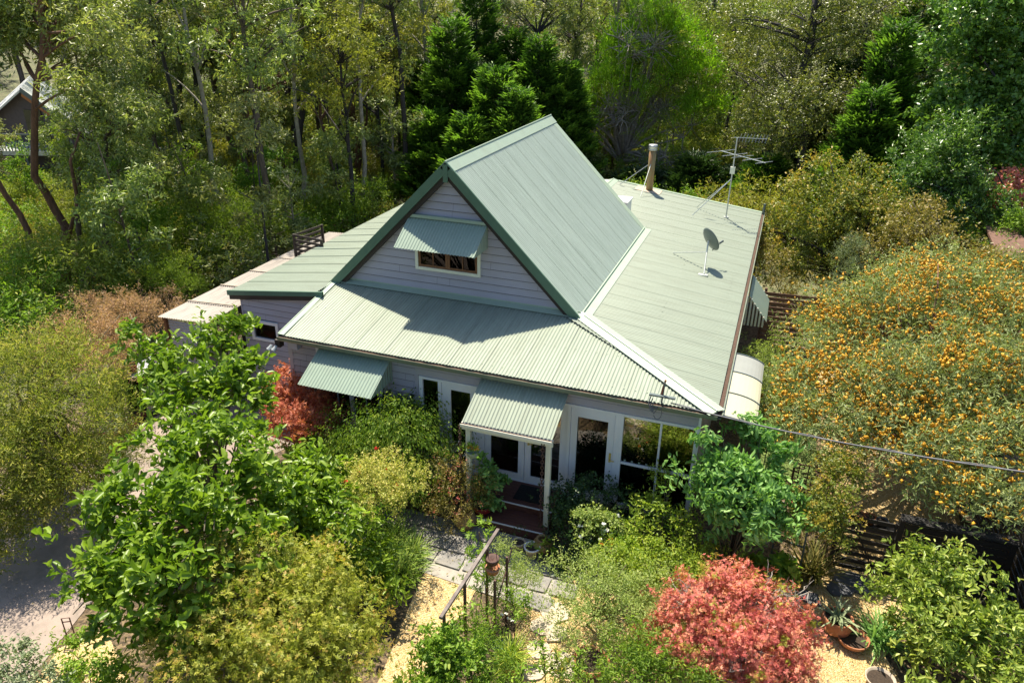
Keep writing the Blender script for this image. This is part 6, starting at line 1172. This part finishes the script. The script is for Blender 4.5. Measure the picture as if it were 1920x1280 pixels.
# young gums between them
def proto_sap(seed, H, lm, bark):
    rgn = np.random.default_rng(seed); root = empty('young_gum', (0, 0, 0), 'x', 'tree'); mb = MB(); nst = 1+seed % 2; LB = []
    for s_ in range(nst):
        ln_ = rgn.normal(0, .12*H, 2); mb.tube([np.array([ln_[0]*t*t, ln_[1]*t*t, H*.95*t]) for t in np.linspace(0, 1, 7)], [.06*(1.1-.9*i/6) for i in range(7)], 5)
        for i in range(7):
            t = rgn.uniform(.35, 1); a = rgn.uniform(0, 6.28); q = rgn.uniform(.1, 1.0); c = np.array([ln_[0]*t*t+q*math.cos(a), ln_[1]*t*t+q*math.sin(a), H*t]); r = rgn.uniform(.4, .8); LB.append((c, np.array([r, r, r*.8])))
            mb.tube([(ln_[0]*(t*.85)**2, ln_[1]*(t*.85)**2, H*t*.85), c], [.025, .008], 4, False)
    leaf_mesh('crown', [cloud(rgn, LB, 380, 8, 'rhomb', .19, .06, twig=.3, up=.3, droop=.2, flare=1.0, shell=.25, zmin=-.7)], LM[lm], root); mb.build('trunk', M[bark], root, True); return root
sp_ = [proto_sap(350, 6.5, 'euc', 'bark'), proto_sap(351, 5.0, 'euc2', 'palebark'), proto_sap(352, 7.5, 'euc2', 'darkbark'), proto_sap(353, 4.2, 'bush', 'bark')]
placed = []; k_ = 0; tries = 0
for (px, py, i, s) in ((25, 372, 1, .8), (120, 352, 0, .75), (165, 372, 3, 1.0), (60, 420, 3, .8)):
    q = Z(px, py); put(sp_[i], q[0], q[1], s, zone('young gum by the neighbouring deck', px), 'young gums in the bushland')
while k_ < 110 and tries < 20000:
    tries += 1; ang = YAW+math.radians(90)+math.radians(rg.uniform(-38, 39)); dd_ = rg.uniform(26, 62); x = CAM[0]+dd_*math.cos(ang); y = CAM[1]+dd_*math.sin(ang)
    if not ok_spot(x, y, 2.3): continue
    q = inview(x, y, 2)
    if q is None or not -60 < q[0] < 1980: continue
    if q[0] > 760 and dd_ < 46: continue
    if q[0] < 225: continue
    put(sp_[rg.randrange(4)], x, y, rg.uniform(.75, 1.25), zone(('near' if dd_ < 42 else 'distant')+' young gum', q[0]), 'young gums in the bushland'); k_ += 1
# scrub
def proto_bush(seed, lm, r, n, ln, wd, tm='rhomb', up=.5, name='scrub_bush', lpc=9):
    rgn = np.random.default_rng(seed); LB = [(np.array([rgn.normal(0, r*.45), rgn.normal(0, r*.45), r*rgn.uniform(.4, .9)]), np.array([1, 1, .8])*r*rgn.uniform(.45, .75)) for _ in range(6)]
    root = empty(name, (0, 0, 0), 'x', 'bush'); leaf_mesh('foliage', [cloud(rgn, LB, n, lpc, tm, ln, wd, twig=r*.25, up=up, lump=.4)], LM[lm], root)
    mb = MB(); limbs(mb, rgn, (0, 0, 0), [c for c, q in LB], .035, .3, 4); P, D, _ = clusters(rgn, LB, 8, .6, 0); twigs(mb, rgn, list(P), 2, r*.4, .008); mb.build('stem', M['bark'], root, True); return root
bp = [proto_bush(400, 'bush', 1.4, 700, .13, .04), proto_bush(401, 'bushy', 1.2, 620, .12, .03), proto_bush(402, 'bush', 1.0, 460, .10, .05), proto_bush(403, 'bushy', 1.6, 760, .15, .035), proto_bush(404, 'orangetip', 1.1, 440, .12, .04), proto_bush(405, 'grey', 1.0, 420, .11, .03), proto_bush(406, 'euc2', 1.3, 440, .16, .05)]
placed = []
SC = [('bright green scrub bush', 'bright green scrub bushes in the bushland'), ('olive yellow scrub bush', 'olive scrub bushes in the bushland'), ('small leafy green scrub bush', 'small leafy scrub bushes in the bushland'), ('large yellow olive scrub bush', 'large yellow scrub bushes in the bushland'), ('dark scrub bush with orange new leaves', 'orange tipped scrub bushes in the bushland'), ('grey green scrub bush', 'grey scrub bushes in the bushland'), ('open brown green scrub bush', 'open scrub bushes in the bushland')]
k_ = 0; tries = 0
while k_ < 298 and tries < 16000:
    tries += 1; ang = YAW+math.radians(90)+math.radians(rg.uniform(-38, 39)); dd_ = rg.uniform(18, 80); x = CAM[0]+dd_*math.cos(ang); y = CAM[1]+dd_*math.sin(ang)
    if any((x-a)**2+(y-b)**2 < 1.75**2 for a, b in placed): continue
    if -16.3 < x < 7.0 and y < 17.5: continue
    if x < -15 and y < 5.5 and x > -21: continue
    q = inview(x, y, 0)
    if q is None or not -60 < q[0] < 1980 or q[1] > 640: continue
    if q[0] > 800 and y < 20: continue
    sm_ = .55 if q[0] < 235 and dd_ > 33 else 1
    if q[0] < 215 and 46 < dd_ < 62: continue
    i = rg.choices(range(7), [5, 5, 4, 4, 2, 1, 3])[0]; o = put(bp[i], x, y, sm_*rg.uniform(.7, 1.35)*(1.35 if dd_ > 48 else 1), zone(('near ' if dd_ < 40 else 'far ')+SC[i][0], q[0]), SC[i][1]); k_ += 1
for j, (px, py, i, s) in enumerate([(10, 470, 0, 1.1), (50, 430, 1, .9), (20, 400, 2, .9), (90, 395, 0, .9), (140, 425, 3, .9), (170, 390, 0, .9), (200, 425, 1, .9), (30, 520, 1, 1.1), (190, 470, 0, .9), (240, 400, 2, 1), (265, 450, 3, .9), (100, 470, 1, .9), (0, 560, 0, 1.1), (130, 378, 2, .8), (60, 380, 0, .8), (0, 430, 3, 1), (300, 420, 0, 1), (230, 370, 1, .9)]):
    q = Z(px, py); put(bp[i], q[0], q[1], s, zone('close '+SC[i][0], px), SC[i][1])
# the bright green wattles left of the left roof
plant('scrub_wattle', 'large bright green bush beside the lean-to roof', 'bush', tuple(Z(420, 520)), [lobeY(420, 450, 8.5, 62), lobeY(360, 440, 9, 45), lobeY(470, 430, 9.5, 50), lobeY(400, 500, 7.5, 45), lobeY(440, 400, 10.5, 42), lobeY(350, 500, 7, 34)], [K(1700, 11, 'rhomb', .11, .022, twig=.3, up=.55, lump=.3)], LM['bush'], 'bark', .06, 430, .2, ntips=20)
plant('scrub_wattle', 'small bright green bush at the front of the lean-to roof', 'bush', tuple(Z(320, 590)), [lobeY(325, 530, 4.6, 42), lobeY(355, 545, 4.4, 28), lobeY(300, 500, 5.5, 30)], [K(700, 11, 'rhomb', .10, .02, twig=.25, up=.6)], LM['bush'], 'bark', .04, 431, .2)
plant('scrub_wattle', 'glossy green bush above the far end of the left roof', 'bush', tuple(Z(640, 430)), [lobeY(640, 400, 15.5, 48), lobeY(700, 380, 16.5, 42), lobeY(600, 410, 15, 38), lobeY(570, 450, 13, 30)], [K(1100, 10, 'rhomb', .12, .06, twig=.3)], LM['bush'], 'bark', .05, 432, .2)
# ground cover: grass blades and tussocks through the bushland
rgn = np.random.default_rng(9); N = 60000; ang = YAW+math.pi/2+np.radians(rgn.uniform(-38, 39, N)); dd_ = 17+48*rgn.uniform(0, 1, N)**.8; x = CAM[0]+dd_*np.cos(ang); y = CAM[1]+dd_*np.sin(ang)
keep = ~((x > -16.2) & (x < 8) & (y < 17)) & ~((x > -22) & (y < 2.5)); x, y = x[keep], y[keep]; dens = np.sin(x*.9)*np.cos(y*.7)+rgn.normal(0, .5, len(x)); x, y = x[dens > -.3], y[dens > -.3]; N = len(x)
dd2 = sph(rgn, N, .45); ps = np.stack([x, y, hill(x, y)], 1)
leaf_mesh('bush_grass', [('blade', ps, dd2, unit(np.cross(np.cross(dd2, [0, 0, 1.]), dd2)), rgn.uniform(.3, .8, N), rgn.uniform(.03, .07, N), rgn.uniform(0, 1, N), 0., 0)], LM['dry'], None)
tag(bpy.data.objects['bush_grass'], 'dry tussock grass through the bushland', 'grass', kind='stuff')
# reed tussocks in the scrub left of the lean-to
for i, (px, py) in enumerate(((300, 500), (270, 530), (235, 520), (340, 470), (180, 500))):
    straps('reed_tussock', 'tall dry reed tussock in the scrub left of the lean-to', 'grass tussock', Z(px, py), 260, 1.5, .04, LM['dry'], 440+i, .35, .6, 'reed tussocks left of the lean-to')

# ------------------------------------------------------------------ neighbouring house on the left
nh = empty('neighbour_house', tuple(Z(60, 330, 0)), 'brown neighbouring house with a pale tin gable roof and raised deck among the gums', 'house')
y0 = 21.0; ap = Y(40, 165, y0); ev = Y(175, 262, y0); ev2 = ap*2-ev; ev2[2] = ev[2]; back = np.array([-7.5, 7.0, 0]); fr_ = np.array([.5, -.5, 0])
mb = MB(); mb.slab([ap+fr_, ev+fr_, ev+back, ap+back], .10); mb.build('roof_slope', M['galv'], nh)
mb = MB(); mb.slab([ap+fr_, ap+back, ev2+back, ev2+fr_], .10); mb.build('roof_slope', M['skybl'] if False else M['ac'], nh)
mb = MB(); mb.beam(ap+fr_*1.05+[0, 0, -.02], ev+fr_*1.05+[0, 0, -.02], .06, .30); mb.build('fascia', M['dish'], nh); mb = MB(); mb.beam(ap+fr_*.8+[0, 0, -.32], ev+fr_*.8+[0, 0, -.32], .05, .22); mb.build('timber_lining', mat('orange timber', (.42, .15, .04), .6), nh)
gl_ = np.array([0, 0, GZ]); e0 = ev+(ap-ev)*.12; e1 = ev2+(ap-ev2)*.12
mb = MB(); mb.add([(e1[0], y0, GZ), (e0[0], y0, GZ), tuple(e0), tuple(ap-[0, 0, .1]), tuple(e1)]+[(e1[0]-7, y0+6.6, GZ), (e0[0]-7, y0+6.6, GZ), (e0[0]-7, y0+6.6, e0[2])], [(0,1,2,3,4), (1,6,7,2)]); mb.build('wall', mat('brown cladding', (.10, .075, .07), .7, .15, 4), nh)
dkz = float(Y(40, 318, y0-2)[2]); c1 = Y(152, 285, y0-1.0); c0 = Y(-40, 335, y0-3.2); dkz = c1[2]
mb = MB(); c0[2] = dkz
dk0 = [c0, c1, np.array([e0[0]+.5, y0, dkz]), np.array([e1[0], y0, dkz])]; mb.slab(dk0, .25); mb.build('deck', M['galv'], nh)
mb = MB(); mb.beam(c0+[0, 0, .95], c1+[0, 0, .95], .08, .06)
nb_ = 34
for i in range(nb_+1): p = c0+(c1-c0)*i/nb_; mb.beam(p, p+[0, 0, .95], .04, .05, (0, 1, 0))
c2 = np.array([e0[0]+.8, y0, dkz]); mb.beam(c1+[0, 0, .95], c2+[0, 0, .95], .08, .06)
for i in range(10): p = c1+(c2-c1)*i/9; mb.beam(p, p+[0, 0, .95], .04, .05, (0, 1, 0))
mb.build('deck_balustrade', M['dish'], nh)
mb = MB()
for t in (.1, .5, .95): p = c0+(c1-c0)*t; mb.beam(p+[0, 0, -.2], [p[0], p[1], GZ-.3], .14, .14, (0, 1, 0))
mb.build('deck_post', M['dish'], nh)
mb = MB(); w0 = e1+(e0-e1)*.55; mb.box((w0[0]-.7, y0-.05, dkz+.1), (w0[0]+.7, y0-.02, dkz+2.0)); mb.build('window', M['pane'], nh)
bs = empty('balustrade', tuple(Z(300, 330)), 'small grey green balustrade platform between the leaning gums', 'balustrade')
b0, b1, b2 = Y(278, 300, 22.5), Y(312, 296, 21.5), Y(338, 288, 23.0); b0[2] = b1[2] = b2[2] = b1[2]; mb = MB()
for pa, pb in ((b0, b1), (b1, b2)):
    mb.beam(pa+[0, 0, .45], pb+[0, 0, .45], .08, .06); mb.beam(pa+[0, 0, -.45], pb+[0, 0, -.45], .08, .16)
    for i in range(12): p = pa+(pb-pa)*i/11; mb.beam(p+[0, 0, -.45], p+[0, 0, .45], .04, .04, (0, 1, 0))
mb.build('railing', M['dish'], bs)
mb = MB()
for p in (b0, b1, b2): mb.beam(p+[0, 0, -.5], [p[0], p[1], GZ-.3], .12, .12, (0, 1, 0))
mb.build('post', M['brown'], bs)

# the wooded hillside far behind reads as one mass of crowns
rgn = np.random.default_rng(19); N = 420; ang = YAW+math.pi/2+np.radians(rgn.uniform(-40, 41, N)); dd_ = rgn.uniform(95, 330, N); x = CAM[0]+dd_*np.cos(ang); y = CAM[1]+dd_*np.sin(ang); z = hill(x, y)
LB = [(np.array([x[i], y[i], z[i]+rgn.uniform(3, 8)]), np.array([1, 1, .9])*rgn.uniform(3.5, 6.0)) for i in range(N)]
wd_ = leaf_mesh('far_woods', [cloud(rgn, LB, 15000, 5, 'rhomb', .75, .30, twig=1.2, up=.3, shell=.6, zmin=-.4, lump=.3)], LM['euc2'], None); tag(wd_, 'far wooded hillside', 'woods', kind='stuff')
